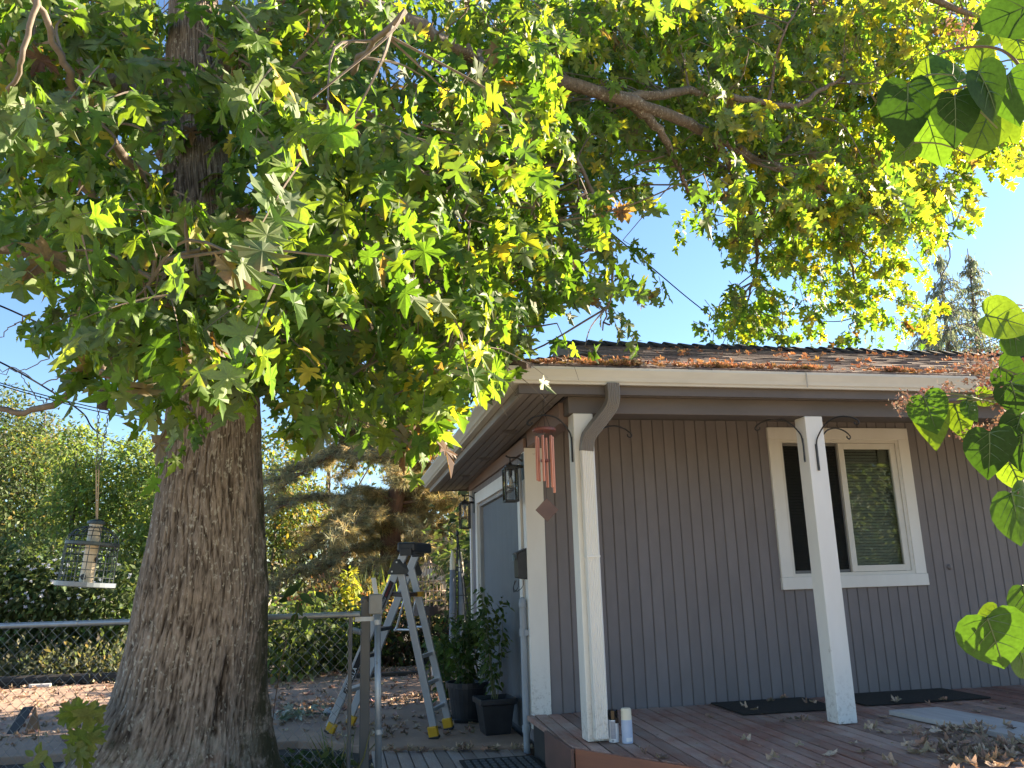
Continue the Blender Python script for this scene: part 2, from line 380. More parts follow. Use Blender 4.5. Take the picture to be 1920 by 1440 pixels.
T_HEART = heart_template(); T_HEART2 = heart_template(.3, .3); T_HEART3 = heart_template(-.1, .1)
def crumple(T, seed, amt=.25, curl=.8):
    r = np.random.default_rng(seed); v = T[0].copy(); v[:, 1] -= .42
    a_ = r.uniform(0, PI); ca, sa = math.cos(a_), math.sin(a_); x = v[:, 0]*ca+v[:, 1]*sa; y = -v[:, 0]*sa+v[:, 1]*ca
    z = .05*np.sin(x*7+r.uniform(0, 6))+amt*.22*np.sin(y*6+x*3+r.uniform(0, 6))
    # roll the blade about one axis, then squeeze it
    k = curl*2.2; xr = np.sin(x*k)/k; z = z+(1-np.cos(x*k))/k; y = y*(1-.30*curl*np.abs(x)); z = z+.35*amt*y*y
    out = np.stack([xr*ca-y*sa, xr*sa+y*ca, z], 1); out[:, 2] -= out[:, 2].min(); return out, T[1]
DRY = [crumple(T_MAPLE, 10+i, [.2, .35, .5, .6, .3, .7][i], [.4, .8, 1.1, 1.35, .6, 1.6][i]) for i in range(6)]
def frames(ydir, nrm):
    """rotation matrices with local y along ydir and local z near nrm"""
    y = ydir/np.linalg.norm(ydir, axis=1, keepdims=True); z = nrm-(np.sum(nrm*y, 1, keepdims=True))*y
    z /= np.linalg.norm(z, axis=1, keepdims=True)+1e-9; x = np.cross(y, z); return np.stack([x, y, z], 2)
def tipcols(tv, cols):
    """per vertex leaf colours: small variation, browned tips on some leaves"""
    n, k = len(cols), len(tv); C = np.repeat(cols[:, None, :], k, 1)*(1+rng.normal(0, .10, (n, k, 1)))
    far = np.clip((np.hypot(tv[:, 0], tv[:, 1]-.3)-.42)/.25, 0, 1)[None, :, None]; br = (rng.random((n, 1, 1)) < .14)*rng.uniform(.3, .9, (n, k, 1))*far
    return np.clip(C*(1-br)+np.array([.20, .105, .045])*br, .004, 1).reshape(-1, 3)
def leaf_cloud(name, T, pos, R_, size, cols, m, parent=None, local_off=None, smooth=False, tips=False):
    """one mesh of many leaves; T may be a list of templates"""
    Ts = T if isinstance(T, list) else [T]
    pos = np.asarray(pos); N_ = len(pos); pick = rng.integers(0, len(Ts), N_)
    V = []; F = []; C = []; nb = 0
    for k, (tv, tf) in enumerate(Ts):
        idx = np.where(pick == k)[0]
        if not len(idx): continue
        v = np.einsum('nij,kj->nki', R_[idx], tv)*size[idx, None, None]+pos[idx, None, :]
        f = tf[None]+(np.arange(len(idx))*len(tv))[:, None, None]+nb
        V.append(v.reshape(-1, 3)); F.append(f.reshape(-1, 3)); C.append(tipcols(tv, cols[idx]) if tips else np.repeat(cols[idx], len(tv), 0)); nb += v.shape[0]*v.shape[1]
    V = np.concatenate(V); F = np.concatenate(F); C = np.concatenate(C)
    if parent is not None: V = V-np.array(wloc(parent))
    me = bpy.data.meshes.new(name)
    me.vertices.add(len(V)); me.vertices.foreach_set('co', V.astype(np.float32).ravel())
    me.loops.add(F.size); me.loops.foreach_set('vertex_index', F.astype(np.int32).ravel())
    me.polygons.add(len(F)); me.polygons.foreach_set('loop_start', np.arange(0, F.size, 3, dtype=np.int32))
    me.update(calc_edges=True)
    at = me.attributes.new('Col', 'FLOAT_COLOR', 'POINT')
    at.data.foreach_set('color', np.concatenate([C, np.ones((len(C), 1))], 1).astype(np.float32).ravel())
    me.materials.append(m); o = bpy.data.objects.new(name, me); COL.objects.link(o)
    if parent is not None: o.parent = parent
    return o
def leaf_mesh(name, T, col, m):
    me = bpy.data.meshes.new(name); me.from_pydata(T[0].tolist(), [], T[1].tolist()); me.update()
    at = me.attributes.new('Col', 'FLOAT_COLOR', 'POINT')
    cc_ = tipcols(T[0], np.array([col])) if m.name == 'maple_leaf' else np.tile(np.array(col), (len(T[0]), 1))
    at.data.foreach_set('color', np.concatenate([cc_, np.ones((len(cc_), 1))], 1).astype(np.float32).ravel())
    me.materials.append(m); return me
def palette(n, cols, w=None, jit=.15):
    cols = np.array(cols); i = rng.choice(len(cols), n, p=None if w is None else np.array(w)/np.sum(w))
    return np.clip(cols[i]*(1+rng.normal(0, jit, (n, 1)))*(1+rng.normal(0, jit*.35, (n, 3))), .003, 1)
def link_mesh(name, me, parent=None, M_=None):
    o = bpy.data.objects.new(name, me); COL.objects.link(o)
    if parent is not None: o.parent = parent
    if M_ is not None: o.matrix_basis = M_
    return o
def M4(R_, p, s):
    return Matrix(((R_[0][0]*s, R_[0][1]*s, R_[0][2]*s, p[0]), (R_[1][0]*s, R_[1][1]*s, R_[1][2]*s, p[1]), (R_[2][0]*s, R_[2][1]*s, R_[2][2]*s, p[2]), (0, 0, 0, 1)))

# ================================================================== GROUND
G = -.24
MB().add([(-300, -300, -.34), (300, -300, -.34), (300, 300, -.34), (-300, 300, -.34)], [(0, 1, 2, 3)]).build('ground', GRASSM)['kind'] = 'structure'
bed = MB().prism([(-9, -1.5), (-.2, -1.5), (-.2, 2.4), (-9, 2.9)], -.36, -.30).build('garden_bed', SOIL); bed['kind'] = 'structure'
drv = MB().prism([(-14, 2.9), (-4.13, 2.36), (-1.85, 2.22), (-1.585, 2.07), (-1.24, 1.70), (-.05, 1.33), (-.05, 8.2), (-14, 7.0)], -.34, G).build('driveway', CONC, bevel=.012); drv['kind'] = 'structure'
bb = MB().prism([(-14, 7.02), (-.06, 8.22), (6, 8.22), (6, 40), (-40, 40), (-40, 7.02)], -.33, -.285).build('planting_bed', SOIL); bb['kind'] = 'structure'

# ---- wooden walk of boards in front of the driveway slab
walk = empty('boardwalk', (-.7, .5, -.30), kind='structure')
for i in range(12):
    x0 = -1.27+i*.094; y1 = 1.68-(x0+1.2)*.305-.02
    MB().box((x0, -1.2, -.30), (x0+.086, y1, -.262+random.uniform(-.003, .003))).build('board', WALKM, walk, bevel=.004)
# ---- deck
wall_y = 1.2165; ax = -.0644
deck = empty('deck', (1.5, 0, -.2), kind='structure')
def clip(poly, p, n):
    out = []
    for i in range(len(poly)):
        a_, b_ = np.array(poly[i]), np.array(poly[(i+1) % len(poly)]); da, db = (a_-p)@n, (b_-p)@n
        if da >= 0: out.append(tuple(a_))
        if (da >= 0) != (db >= 0): out.append(tuple(a_+(b_-a_)*da/(da-db)))
    return out
c0 = np.array([-.122, -.129]); dd = np.array([.548, -.836]); nn = np.array([.836, .548])
bdir = np.array([.055, 1.0]); bdir /= np.linalg.norm(bdir); bs = np.array([bdir[1], -bdir[0]])
for i in range(-3, 62):
    o_ = np.array([-.13, 0])+bs*(i*.1005)
    q = [tuple(o_-bdir*3.6), tuple(o_+bs*.0885-bdir*3.6), tuple(o_+bs*.0885+bdir*2), tuple(o_+bdir*2)]
    q = clip(q, c0+nn*.024, nn); q = clip(q, np.array([0, wall_y-.012]), np.array([0, -1.])) if q else q
    q = clip(q, np.array([-.125, 0]), np.array([1., 0])) if q else q
    if len(q) >= 3:
        dz = random.uniform(-.0025, .0015)
        MB().prism(q, -.036, dz).build('deck_board', DECKM, deck, bevel=.003)
e1 = c0+dd*4.4
MB().beam((c0[0]+.008, c0[1]+.006, -.118), (e1[0]+.008, e1[1]+.006, -.118), .022, .228).build('fascia_board', FASCM, deck, bevel=.003)
MB().box((-.150, -.13, -.232), (-.128, .55, -.004)).build('fascia_board', mat('brown_red_fascia', (.17, .085, .065), (.12, .065, .05), .6, 4, bmp=.3), deck, bevel=.003)
MB().prism([(-.1, -.05), (-.1, 1.1), (5.4, 1.1), (5.4, -3.4), (2.2, -3.4)], -.30, -.045).build('deck_frame', LOGM, deck)

# ================================================================== HOUSE
house = empty('house', (2.5, 2.5, G), 'single storey taupe house with white trim, white porch posts and leaf strewn shingle roof', 'house')
HX1 = 12.0; BRX = 6.2
WT = 2.30     # top of front wall under the porch ceiling
# window hole on the front wall
wx0, wx1, wz0, wz1 = 2.096, 3.477, .859, 2.240
ix0, ix1, iz0, iz1 = wx0+.05, wx1-.05, wz0+.05, wz1-.05
fb = MB()
for (xa, xb, za, zb) in ((.06, ix0, -.1, WT+.1), (ix1, HX1, -.1, WT+.1), (ix0, ix1, -.1, iz0), (ix0, ix1, iz1, WT+.1)):
    fb.box((xa, wall_y+.008, za), (xb, wall_y+.09, zb))
fw = fb.build('front_wall', GROOVE, house)
pitch = .0975; nb = int((BRX-.07)/pitch)
shared = {}
def board_mesh(name, w, h, th, m, ch=.006):
    key = (round(w, 4), round(h, 4), m.name)
    if key not in shared:
        x0, x1 = 0, w; v = []
        for z in (0, h): v += [(0, th, z), (ch*.3, ch*.6, z), (ch, 0, z), (w-ch, 0, z), (w-ch*.3, ch*.6, z), (w, th, z)]
        f = [(i, i+1, i+7, i+6) for i in range(5)]+[(5, 0, 6, 11), (5, 4, 3, 2, 1, 0), (6, 7, 8, 9, 10, 11)]
        me = bpy.data.meshes.new(name); me.from_pydata(v, [], f); me.update(); me.materials.append(m); shared[key] = me
    return shared[key]
fwo = wloc(fw)
for i in range(nb):
    x = .068+i*pitch; w = pitch-.0045
    spans = [(-.1, WT+.02)]
    if x+w > ix0 and x < ix1: spans = [(-.1, wz0+.02), (wz1-.02, WT+.02)]
    for za, zb in spans:
        o = link_mesh('siding_board', board_mesh('siding_board', w, zb-za, .02, SIDING), fw)
        o.location = Vector((x, wall_y, za))-fwo
# side wall (plane x = ax), door opening Y 1.60..3.70
dy0, dy1, dz1 = 1.50, 3.70, 1.86
SB = 4.16
sb_ = MB()
for (ya, yb, za, zb) in ((wall_y+.02, dy0, -.2, 2.2), (dy1, SB, -.2, 2.2), (dy0, dy1, dz1, 2.2)):
    sb_.box((ax+.014, ya, za), (ax+.09, yb, zb))
sw = sb_.build('side_wall', GROOVE, house); swo = wloc(sw)
ys = wall_y+.05
while ys < SB-.02:
    w = min(pitch-.0045, SB-.02-ys)
    if w > .02:
        spans = [(-.2, 2.06)]
        if ys+w > dy0+.02 and ys < dy1-.02: spans = [(dz1+.02, 2.06)]
        for za, zb in spans:
            o = link_mesh('siding_board', board_mesh('siding_board', w, zb-za, .02, SIDEWALL), sw)
            o.rotation_euler = (0, 0, -PI/2); o.location = Vector((ax, ys+w, za))-swo
    ys += pitch
# back and hidden walls
MB().box((ax+.02, SB-.05, -.2), (HX1, SB+.05, 2.35)).build('back_wall', SIDEWALL, house)
MB().box((HX1, wall_y, -.2), (HX1+.1, SB, 2.35)).build('end_wall', SIDING, house)
MB().box((0, wall_y+.1, -.30), (HX1, SB-.06, -.11)).build('foundation', mat('grey_foundation', (.12, .12, .125), (.09, .09, .09), .9, bmp=.3), house)
MB().box((ax-.02, SB-.03, -.22), (ax+.10, SB+.055, 2.05)).build('corner_trim', TRIMW, house, bevel=.003)
MB().box((ax-.02, wall_y-.022, -.099), (.066, wall_y-.001, 2.05)).box((ax-.022, wall_y-.021, -.10), (ax-.001, wall_y+.085, 2.05)).build('corner_trim', TRIMW, house, bevel=.003)
# door with trim and beaded boards
door = MB().box((ax+.055, dy0, G+.01), (ax+.085, dy1, dz1)).build('door', mat('door_groove', (.06, .072, .085), None, .8), house); do = wloc(door)
yy = dy0+.05; bw = .0525
while yy < dy1-.08:
    o = link_mesh('door_board', board_mesh('door_board', bw-.010, dz1-G-.10, .018, DOORM, .004), door); o.rotation_euler = (0, 0, -PI/2)
    o.location = Vector((ax+.046, yy+bw-.006, G+.03))-do; yy += bw
MB().box((ax+.01, dy0+.02, G+.02), (ax+.06, dy0+.05, dz1-.03)).box((ax+.01, dy1-.055, G+.02), (ax+.06, dy1-.02, dz1-.03)).box((ax+.01, dy0+.05, dz1-.065), (ax+.06, dy1-.05, dz1-.03)).build('door_stop', mat('grey_door_jamb', (.36, .35, .34), None, .55), door)
MB().box((ax-.022, dy0-.085, -.2), (ax+.06, dy0+.02, dz1+.09)).build('door_trim', TRIMW, house, bevel=.003)
MB().box((ax-.022, dy1-.02, -.23), (ax+.06, dy1+.085, dz1+.09)).build('door_trim', TRIMW, house, bevel=.003)
MB().box((ax-.020, dy0+.021, dz1-.03), (ax+.06, dy1-.021, dz1+.09)).build('door_trim', TRIMW, house, bevel=.003)

# porch beam, soffits, ceiling
BX0, BX1 = -.03, 12.3
MB().box((BX0, .004, 2.098), (BX1, .136, 2.215)).build('beam', BEAMM, house, bevel=.004)
MB().box((ax+.002, .1365, 2.05), (.05, wall_y-.024, 2.20)).build('side_beam', FRIEZEM, house, bevel=.004)
MB().box((.03, .14, 2.296), (HX1, wall_y+.01, 2.33)).build('porch_ceiling', mat('porch_ceiling_paint', (.16, .145, .135), None, .7, 4, (1, 4, 1)), house)
MB().box((ax-.028, wall_y-.02, 2.02), (ax-.001, SB+.03, 2.13)).build('frieze_board', FRIEZEM, house, bevel=.004)
# eaves: the left eave drops and widens slightly towards the back
def eave(t):   # t 0 front .. 1 back
    return np.array([-.494-.125*t, -.196+(4.52+.196)*t, 2.262-.155*t])
EB = 4.52
# front fascia + gutter
MB().box((-.40, -.118, 2.204), (BX1, -.094, 2.372)).build('fascia', BEAMM, house)
sof = MB().box((-.40, -.094, 2.216), (BX1, .02, 2.232)).build('front_soffit', SOFFITM, house)
def gutter_profile():   # (out, z) : k-style, back at 0, front lip out
    return [(0, .108), (0, .004), (.055, 0), (.060, .012), (.072, .022), (.080, .045), (.100, .082), (.106, .092), (.106, .108), (.100, .110), (.098, .096), (.072, .060), (.060, .03), (.05, .012), (.008, .012), (.006, .108)]
def gutter(p, q, out, name='gutter'):
    pr = gutter_profile(); b = MB(); n = len(pr); v = []
    p, q, out = map(np.array, (p, q, out))
    for (c, oo) in ((p, out[0]), (q, out[1])):
        for (o_, z) in pr: v.append(c+np.array(oo)*o_+np.array([0, 0, z]))
    f = [(i, (i+1) % n, n+(i+1) % n, n+i) for i in range(n)]+[tuple(range(n)), tuple(range(2*n-1, n-1, -1))]
    return b.add(v, f).build(name, GUTTERM, house)
gutter((-.385, -.1185, 2.263), (BX1, -.1185, 2.263), ([-1.02, -.76, 0], [0, -.76, 0]))
E0 = np.array([-.385, -.1185, 2.263]); E1 = np.array([-.51, EB, 2.10])
gutter(E1, E0, ([-1.02, 0, 0], [-1.03, -.76, 0]))
# little seam on the gutter
MB().box((1.66, -.2022, 2.262), (1.668, -.1998, 2.374)).build('gutter_seam', mat('gutter_sealant', (.35, .33, .28), None, .6), house)
# left fascia board and soffit boards
MB().add([(-.383, -.10, 2.205), (-.36, -.10, 2.205), (-.36, -.10, 2.37), (-.383, -.10, 2.37), (-.508, EB, 2.05), (-.485, EB, 2.05), (-.485, EB, 2.21), (-.508, EB, 2.21)],
         [(0, 1, 2, 3), (7, 6, 5, 4), (0, 4, 5, 1), (1, 5, 6, 2), (2, 6, 7, 3), (3, 7, 4, 0)]).build('fascia', mat('grey_fascia_paint', (.30, .28, .25), (.25, .23, .21), .6, 4, (1, .3, 1), .2), house)
nsb = 5
sroot = MB().add([(-.37, -.09, 2.232), (-.03, -.09, 2.232), (-.04, EB, 2.12), (-.49, EB, 2.08)], [(0, 1, 2, 3)]).build('eave_soffit', mat('soffit_gap', (.03, .027, .025), None, .9), house); sro = wloc(sroot)
for i in range(nsb):
    a0_, a1_ = i/nsb, (i+1)/nsb-.028
    def sp(s_, yb): 
        xf0, xf1 = -.362, -.066
        xb0, xb1 = -.487, -.066
        return ((xf0+(xf1-xf0)*s_, -.092, 2.206) if not yb else (xb0+(xb1-xb0)*s_, EB-.02, 2.053+.03*s_))
    v = [sp(a0_, 0), sp(a1_, 0), sp(a1_, 1), sp(a0_, 1)]; v += [(x, y, z+.018) for x, y, z in v]
    MB().add(v, [(0, 1, 2, 3), (7, 6, 5, 4), (0, 4, 5, 1), (1, 5, 6, 2), (2, 6, 7, 3), (3, 7, 4, 0)]).build('soffit_board', SOFFITM, sroot, bevel=.002)
# louvred soffit vents
for (yv, sx_) in ((1.05, .52), (2.3, .55), (3.35, .5)):
    for k in range(6):
        t = (yv+.09)/(EB+.09); x = (-.362-.125*t)+(.296+.125*t)*sx_; z = 2.206-.153*t+.03*t*sx_
        MB().box((x-.06, yv+k*.03, z-.004), (x+.06, yv+.012+k*.03, z+.003)).build('soffit_vent_slat', GROOVE, sroot)
MB().box((-.49, EB-.02, 2.06), (HX1, EB+.005, 2.2)).build('back_fascia', BEAMM, house)

# posts
def post(x, h, wrap=False):
    p = MB().box((x, 0, .004), (x+.14, .14, h)).build('porch_post', TRIMW, house, bevel=.005); return p
post(0, 2.097); post(1.7373, 2.097)
MB().box((-.008, -.006, .003), (.148, .146, .05)).build('post_base', TRIMW, house, bevel=.003) if False else None

# downspout: ribbed section swept along a path
def ribbed(path, w=.085, d=.062, ribs=6):
    prof = [(-w/2, d/2), (-w/2, -d/2)]
    n = ribs*2
    for i in range(n+1):
        x = -w/2+.006+(w-.012)*i/n; prof.append((x, -d/2-(.0 if i % 2 else .005)))
    prof += [(w/2, -d/2), (w/2, d/2)]
    return prof
def sweep(path, side, prof, m, name, parent, bevel=0):
    path = [np.array(p, float) for p in path]; v = []; n = len(prof)
    for i, p in enumerate(path):
        d = path[min(i+1, len(path)-1)]-path[max(i-1, 0)]; d /= np.linalg.norm(d)
        s_ = np.array(side, float); s_ -= d*(s_@d); s_ /= np.linalg.norm(s_); nrm = np.cross(d, s_)
        for (x, y) in prof: v.append(p+s_*x+nrm*y)
    f = [(i*n+k, i*n+(k+1) % n, (i+1)*n+(k+1) % n, (i+1)*n+k) for i in range(len(path)-1) for k in range(n)]
    f += [tuple(range(n-1, -1, -1)), tuple(range((len(path)-1)*n, len(path)*n))]
    return mesh_obj(name, v, f, m, parent)
DSM = mat('taupe_downspout_paint', (.20, .18, .165), (.17, .15, .14), .45, 6, (1, 1, .3), .1)
pa = smooth_path([(.235, -.160, 2.268), (.233, -.158, 2.16), (.205, -.13, 2.09), (.10, -.075, 1.955), (.075, -.055, 1.90), (.068, -.046, 1.83)], 5)
sweep(pa, (1, 0, 0), [(x, -y) for x, y in ribbed(None)], DSM, 'downspout_elbow', house)
sweep([(.068, -.0435, 1.845), (.070, -.0435, 1.0), (.072, -.0435, .03)], (1, 0, 0), [(x, -y) for x, y in ribbed(None, .082, .060)], TRIMW, 'downspout', house)
MB().box((.025, -.082, 1.13), (.116, -.008, 1.142)).build('downspout_joint', TRIMW, house)

# window
win = MB().box((wx0, wall_y-.024, wz1-.105), (wx1, wall_y+.003, wz1)).box((wx0, wall_y-.024, wz0+.10), (wx0+.105, wall_y+.003, wz1-.106)).box((wx1-.105, wall_y-.024, wz0+.10), (wx1, wall_y+.003, wz1-.106)).box((wx0-.004, wall_y-.032, wz0), (wx1+.004, wall_y+.003, wz0+.099)).build('window', TRIMW, house, bevel=.003)
jx0, jx1, jz0, jz1 = wx0+.105, wx1-.105, wz0+.10, wz1-.106
VIN = mat('white_vinyl_frame', (.70, .67, .60), (.66, .63, .56), .4)
def rim(x0, x1, z0, z1, w, y0, y1, m, name):
    b = MB().box((x0, y0, z0), (x0+w, y1, z1)).box((x1-w, y0, z0), (x1, y1, z1)).box((x0+w, y0, z0), (x1-w, y1, z0+w)).box((x0+w, y0, z1-w), (x1-w, y1, z1))
    return b.build(name, m, win, bevel=.002)
rim(jx0-.002, jx1+.002, jz0-.002, jz1+.002, .030, wall_y-.012, wall_y+.06, VIN, 'frame')
xm = jx0+(jx1-jx0)*.50
rim(jx0+.03, xm, jz0+.03, jz1-.03, .022, wall_y+.022, wall_y+.034, SCREENM, 'insect_screen_frame')
rim(xm-.01, jx1-.03, jz0+.03, jz1-.03, .052, wall_y-.002, wall_y+.03, VIN, 'sash')
MB().box((jx0+.05, wall_y+.044, jz0+.04), (xm+.01, wall_y+.048, jz1-.04)).build('pane', WINDOWG, win)
MB().box((xm+.04, wall_y+.012, jz0+.08), (jx1-.08, wall_y+.016, jz1-.08)).build('pane', WINDOWG, win)
SCR = bpy.data.materials.new('insect_mesh'); SCR.use_nodes = True; t_ = SCR.node_tree
tr_ = t_.nodes.new('ShaderNodeBsdfTransparent'); df_ = t_.nodes.new('ShaderNodeBsdfDiffuse'); df_.inputs[0].default_value = (.02, .02, .02, 1); mx_ = t_.nodes.new('ShaderNodeMixShader'); mx_.inputs[0].default_value = .78
t_.links.new(tr_.outputs[0], mx_.inputs[1]); t_.links.new(df_.outputs[0], mx_.inputs[2]); t_.links.new(mx_.outputs[0], t_.nodes['Material Output'].inputs['Surface'])
MB().add([(jx0+.05, wall_y+.028, jz0+.05), (xm-.02, wall_y+.028, jz0+.05), (xm-.02, wall_y+.028, jz1-.05), (jx0+.05, wall_y+.028, jz1-.05)], [(0, 1, 2, 3)]).build('insect_screen', SCR, win)
bl = MB()
for k in range(42):
    z = jz0+.035+k*(jz1-jz0-.08)/42
    bl.add([(jx0+.035, wall_y+.075, z), (jx1-.05, wall_y+.075, z), (jx1-.05, wall_y+.090, z+.024), (jx0+.035, wall_y+.090, z+.024)], [(0, 1, 2, 3)])
bl.build('blind', BLINDM, win)
MB().box((jx1-.17, wall_y+.055, jz1-.20), (jx1-.07, wall_y+.07, jz1-.06)).build('blind_bracket', mat('cream_bracket', (.38, .36, .30), None, .5), win)
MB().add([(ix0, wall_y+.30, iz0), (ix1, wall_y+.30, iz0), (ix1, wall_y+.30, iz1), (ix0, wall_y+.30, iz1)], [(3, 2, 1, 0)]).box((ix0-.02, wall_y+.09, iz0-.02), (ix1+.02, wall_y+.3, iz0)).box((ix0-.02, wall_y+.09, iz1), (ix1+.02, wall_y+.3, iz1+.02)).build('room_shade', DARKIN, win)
# round wall cap right of the window
kc = P(1780, 1063, y=wall_y-.004)
kb = MB()
kp = [(0.0, -.022), (.012, -.021), (.021, -.013), (.024, 0), (.024, .006)]
n_ = 18; vv_ = []
for (r_, y_) in kp:
    for k in range(n_): t = 2*PI*k/n_; vv_.append((kc[0]+r_*math.cos(t), kc[1]+y_, kc[2]+r_*math.sin(t)))
kb.add(vv_, [(i*n_+k, i*n_+(k+1) % n_, (i+1)*n_+(k+1) % n_, (i+1)*n_+k) for i in range(len(kp)-1) for k in range(n_)])
kb.build('wall_cap', SIDING, house, smooth=True)

# ---- roof: front slope of shingle courses, dutch hip on the left
RS = .365                       # slope
RY = 2.05; RXL = .46            # ridge Y, left end of the ridge
def roof_z(y): return 2.385+RS*(y+.15)
rz = roof_z(RY)
HXY = RXL                        # hip reaches x=RXL at y = RXL+.5-.2
hy = -.15+(RXL+.42)
roof = MB().add([(-.42, -.15, 2.372), (BX1, -.15, 2.372), (BX1, RY, rz-.012), (RXL, RY, rz-.012), (RXL, hy, roof_z(hy)-.012),
                 (-.53, EB, 2.21), (RXL, 2*RY-hy, roof_z(hy)-.012), (BX1, EB, 2.21), (RXL, EB-.7, 2.45)],
                [(0, 1, 2, 3, 4), (0, 4, 6, 5), (3, 2, 7, 5, 6), (3, 6, 4)]).build('roof', RIDGEM, house)
rfo = wloc(roof)
MB().add([(RXL-.004, hy+.05, roof_z(hy)+.02), (RXL-.004, RY, rz+.0), (RXL-.004, 2*RY-hy-.05, roof_z(hy)+.02)], [(0, 1, 2)]).build('gablet', mat('grey_gablet', (.22, .20, .19), None, .6), house)
rows = 17; course = (RY+.15)/rows
cnt = 0; extra = MB()
def shingle_verts(x0, x1, y0, y1, lift):
    z0 = roof_z(y0); z1 = roof_z(y1)
    v = [(x0, y0, z0+lift), (x1, y0, z0+lift), (x1, y1, z1+.003), (x0, y1, z1+.003), (x0, y0, z0-.001), (x1, y0, z0-.001), (x1, y1, z1-.002), (x0, y1, z1-.002)]
    return v, [(0, 1, 2, 3), (4, 5, 1, 0), (5, 6, 2, 1), (7, 4, 0, 3)]
sh_all = []
for r in range(rows):
    y0 = -.16+r*course; y1 = y0+course*1.25; xl = -.42+(y0+.15) if y0 < hy else RXL
    x = xl-random.uniform(0, .05)
    while x < 7.5:
        w = random.choice([.14, .17, .2, .12, .23]); x1 = min(x+w, BX1); sh_all.append((max(x, xl), x1-.004, y0-random.uniform(0, .012), y1, random.uniform(.010, .017))); x = x1
sh_all.sort(key=lambda s_: (Q((s_[0], s_[2], roof_z(s_[2])))[2])+(0 if 900 < Q((s_[0], s_[2], roof_z(s_[2])))[0] < 1960 else 50))
for k, s_ in enumerate(sh_all):
    v, f = shingle_verts(*s_)
    if k < 296: mesh_obj('shingle', v, f, SHINGM, roof)
    else: extra.add(v, f)
sx = extra.build('shingle_field', SHINGM, roof); sx['kind'] = 'stuff'
# left hip shingles (seen edge on)
x = RXL-.02; k = 0
def ridge_cap(p, q, w, th, m):
    p, q = np.array(p), np.array(q); d = (q-p)/np.linalg.norm(q-p); s_ = np.cross(d, (0, 0, 1)); s_ /= np.linalg.norm(s_)
    up = np.array([0, 0, 1.]); v = []
    for (c, h) in ((p, th), (q, .004)):
        for a_, z_ in ((-w, -w*.36), (-w*.3, -.002), (0, .006), (w*.3, -.002), (w, -w*.36)): v.append(c+s_*a_+up*(z_+h))
        for a_, z_ in ((w, -w*.36-.008), (-w, -w*.36-.008)): v.append(c+s_*a_+up*(z_))
    f = [(i, (i+1) % 7, 7+(i+1) % 7, 7+i) for i in range(7)]+[tuple(range(6, -1, -1)), tuple(range(7, 14))]
    return mesh_obj('ridge_cap', v, f, m, roof)
x = RXL
while x < 8:
    ridge_cap((x, RY, rz+.022+random.uniform(-.004, .006)), (x+.20, RY, rz+.018), .13, .030, RIDGEM); x += .155
h0 = np.array([-.44, -.17, 2.385]); h1 = np.array([RXL, hy, roof_z(hy)+.01]); L = np.linalg.norm(h1-h0); nh = int(L/.15)
for i in range(nh):
    ridge_cap(h0+(h1-h0)*i/nh, h0+(h1-h0)*(i+1.3)/nh, .10, .030, SHINGM)

# ================================================================== FIXTURES ON THE HOUSE
def lantern(y, z, label):
    t = empty('wall_lantern', (ax-.001, y, z), label, 'lantern', 'lanterns by the garage door')
    MB().box((-.022, -.055, .05), (-.001, .055, .27)).build('back_plate', BLACKM, t, local=True, bevel=.004)
    c = -.125
    MB().tube(smooth_path([(-.02, 0, .205), (-.07, 0, .235), (c, 0, .235), (c-.035, 0, .25)], 4), .007, 8).tube([(c, 0, .235), (c, 0, .19)], .006, 6).tube([(-.02, 0, .16), (-.075, 0, .165)], .012, 8).build('arm', BLACKM, t, local=True)
    MB().lathe([(.006, .20), (.014, .19), (.02, .178), (.055, .172), (.058, .165), (.058, .15)], (c, 0, 0), 4, PI/4).box((c-.06, -.06, .135), (c+.06, .06, .15)).build('cap', BLACKM, t, local=True)
    fr = MB()
    for sx_ in (-1, 1):
        for sy_ in (-1, 1): fr.box((c+sx_*.052-.006, sy_*.052-.006, -.115), (c+sx_*.052+.006, sy_*.052+.006, .136))
    for s_ in (-1, 1):
        fr.box((c-.058, s_*.052-.006, -.127), (c+.058, s_*.052+.006, -.113)); fr.box((c+s_*.052-.006, -.046, -.127), (c+s_*.052+.006, .046, -.113))
    fr.build('frame', BLACKM, t, local=True)
    for k, (a_, b_) in enumerate([((c-.046, -.0535, -.113), (c+.046, -.0515, .135)), ((c-.046, .0515, -.113), (c+.046, .0535, .135)), ((c-.0535, -.046, -.113), (c-.0515, .046, .135)), ((c+.0515, -.046, -.113), (c+.0535, .046, .135))]):
        MB().box(a_, b_).build('pane', LAMPG, t, local=True)
    MB().lathe([(.017, .135), (.017, .09), (.012, .085)], (c, 0, 0), 12).build('socket', BLACKM, t, local=True)
    MB().lathe([(.010, .085), (.014, .06), (.026, .03), (.028, .01), (.022, -.012), (.008, -.025)], (c, 0, 0), 14).build('bulb', glassmat('bulb_glass', (.93, .88, .78), .12), t, local=True, smooth=True)
    return t
lantern(1.245+.02, 1.745, 'black glass wall lantern beside the wind chime, nearer of the two by the garage door')
lantern(3.86, 1.70, 'black glass wall lantern at the back corner of the house, farther of the two')
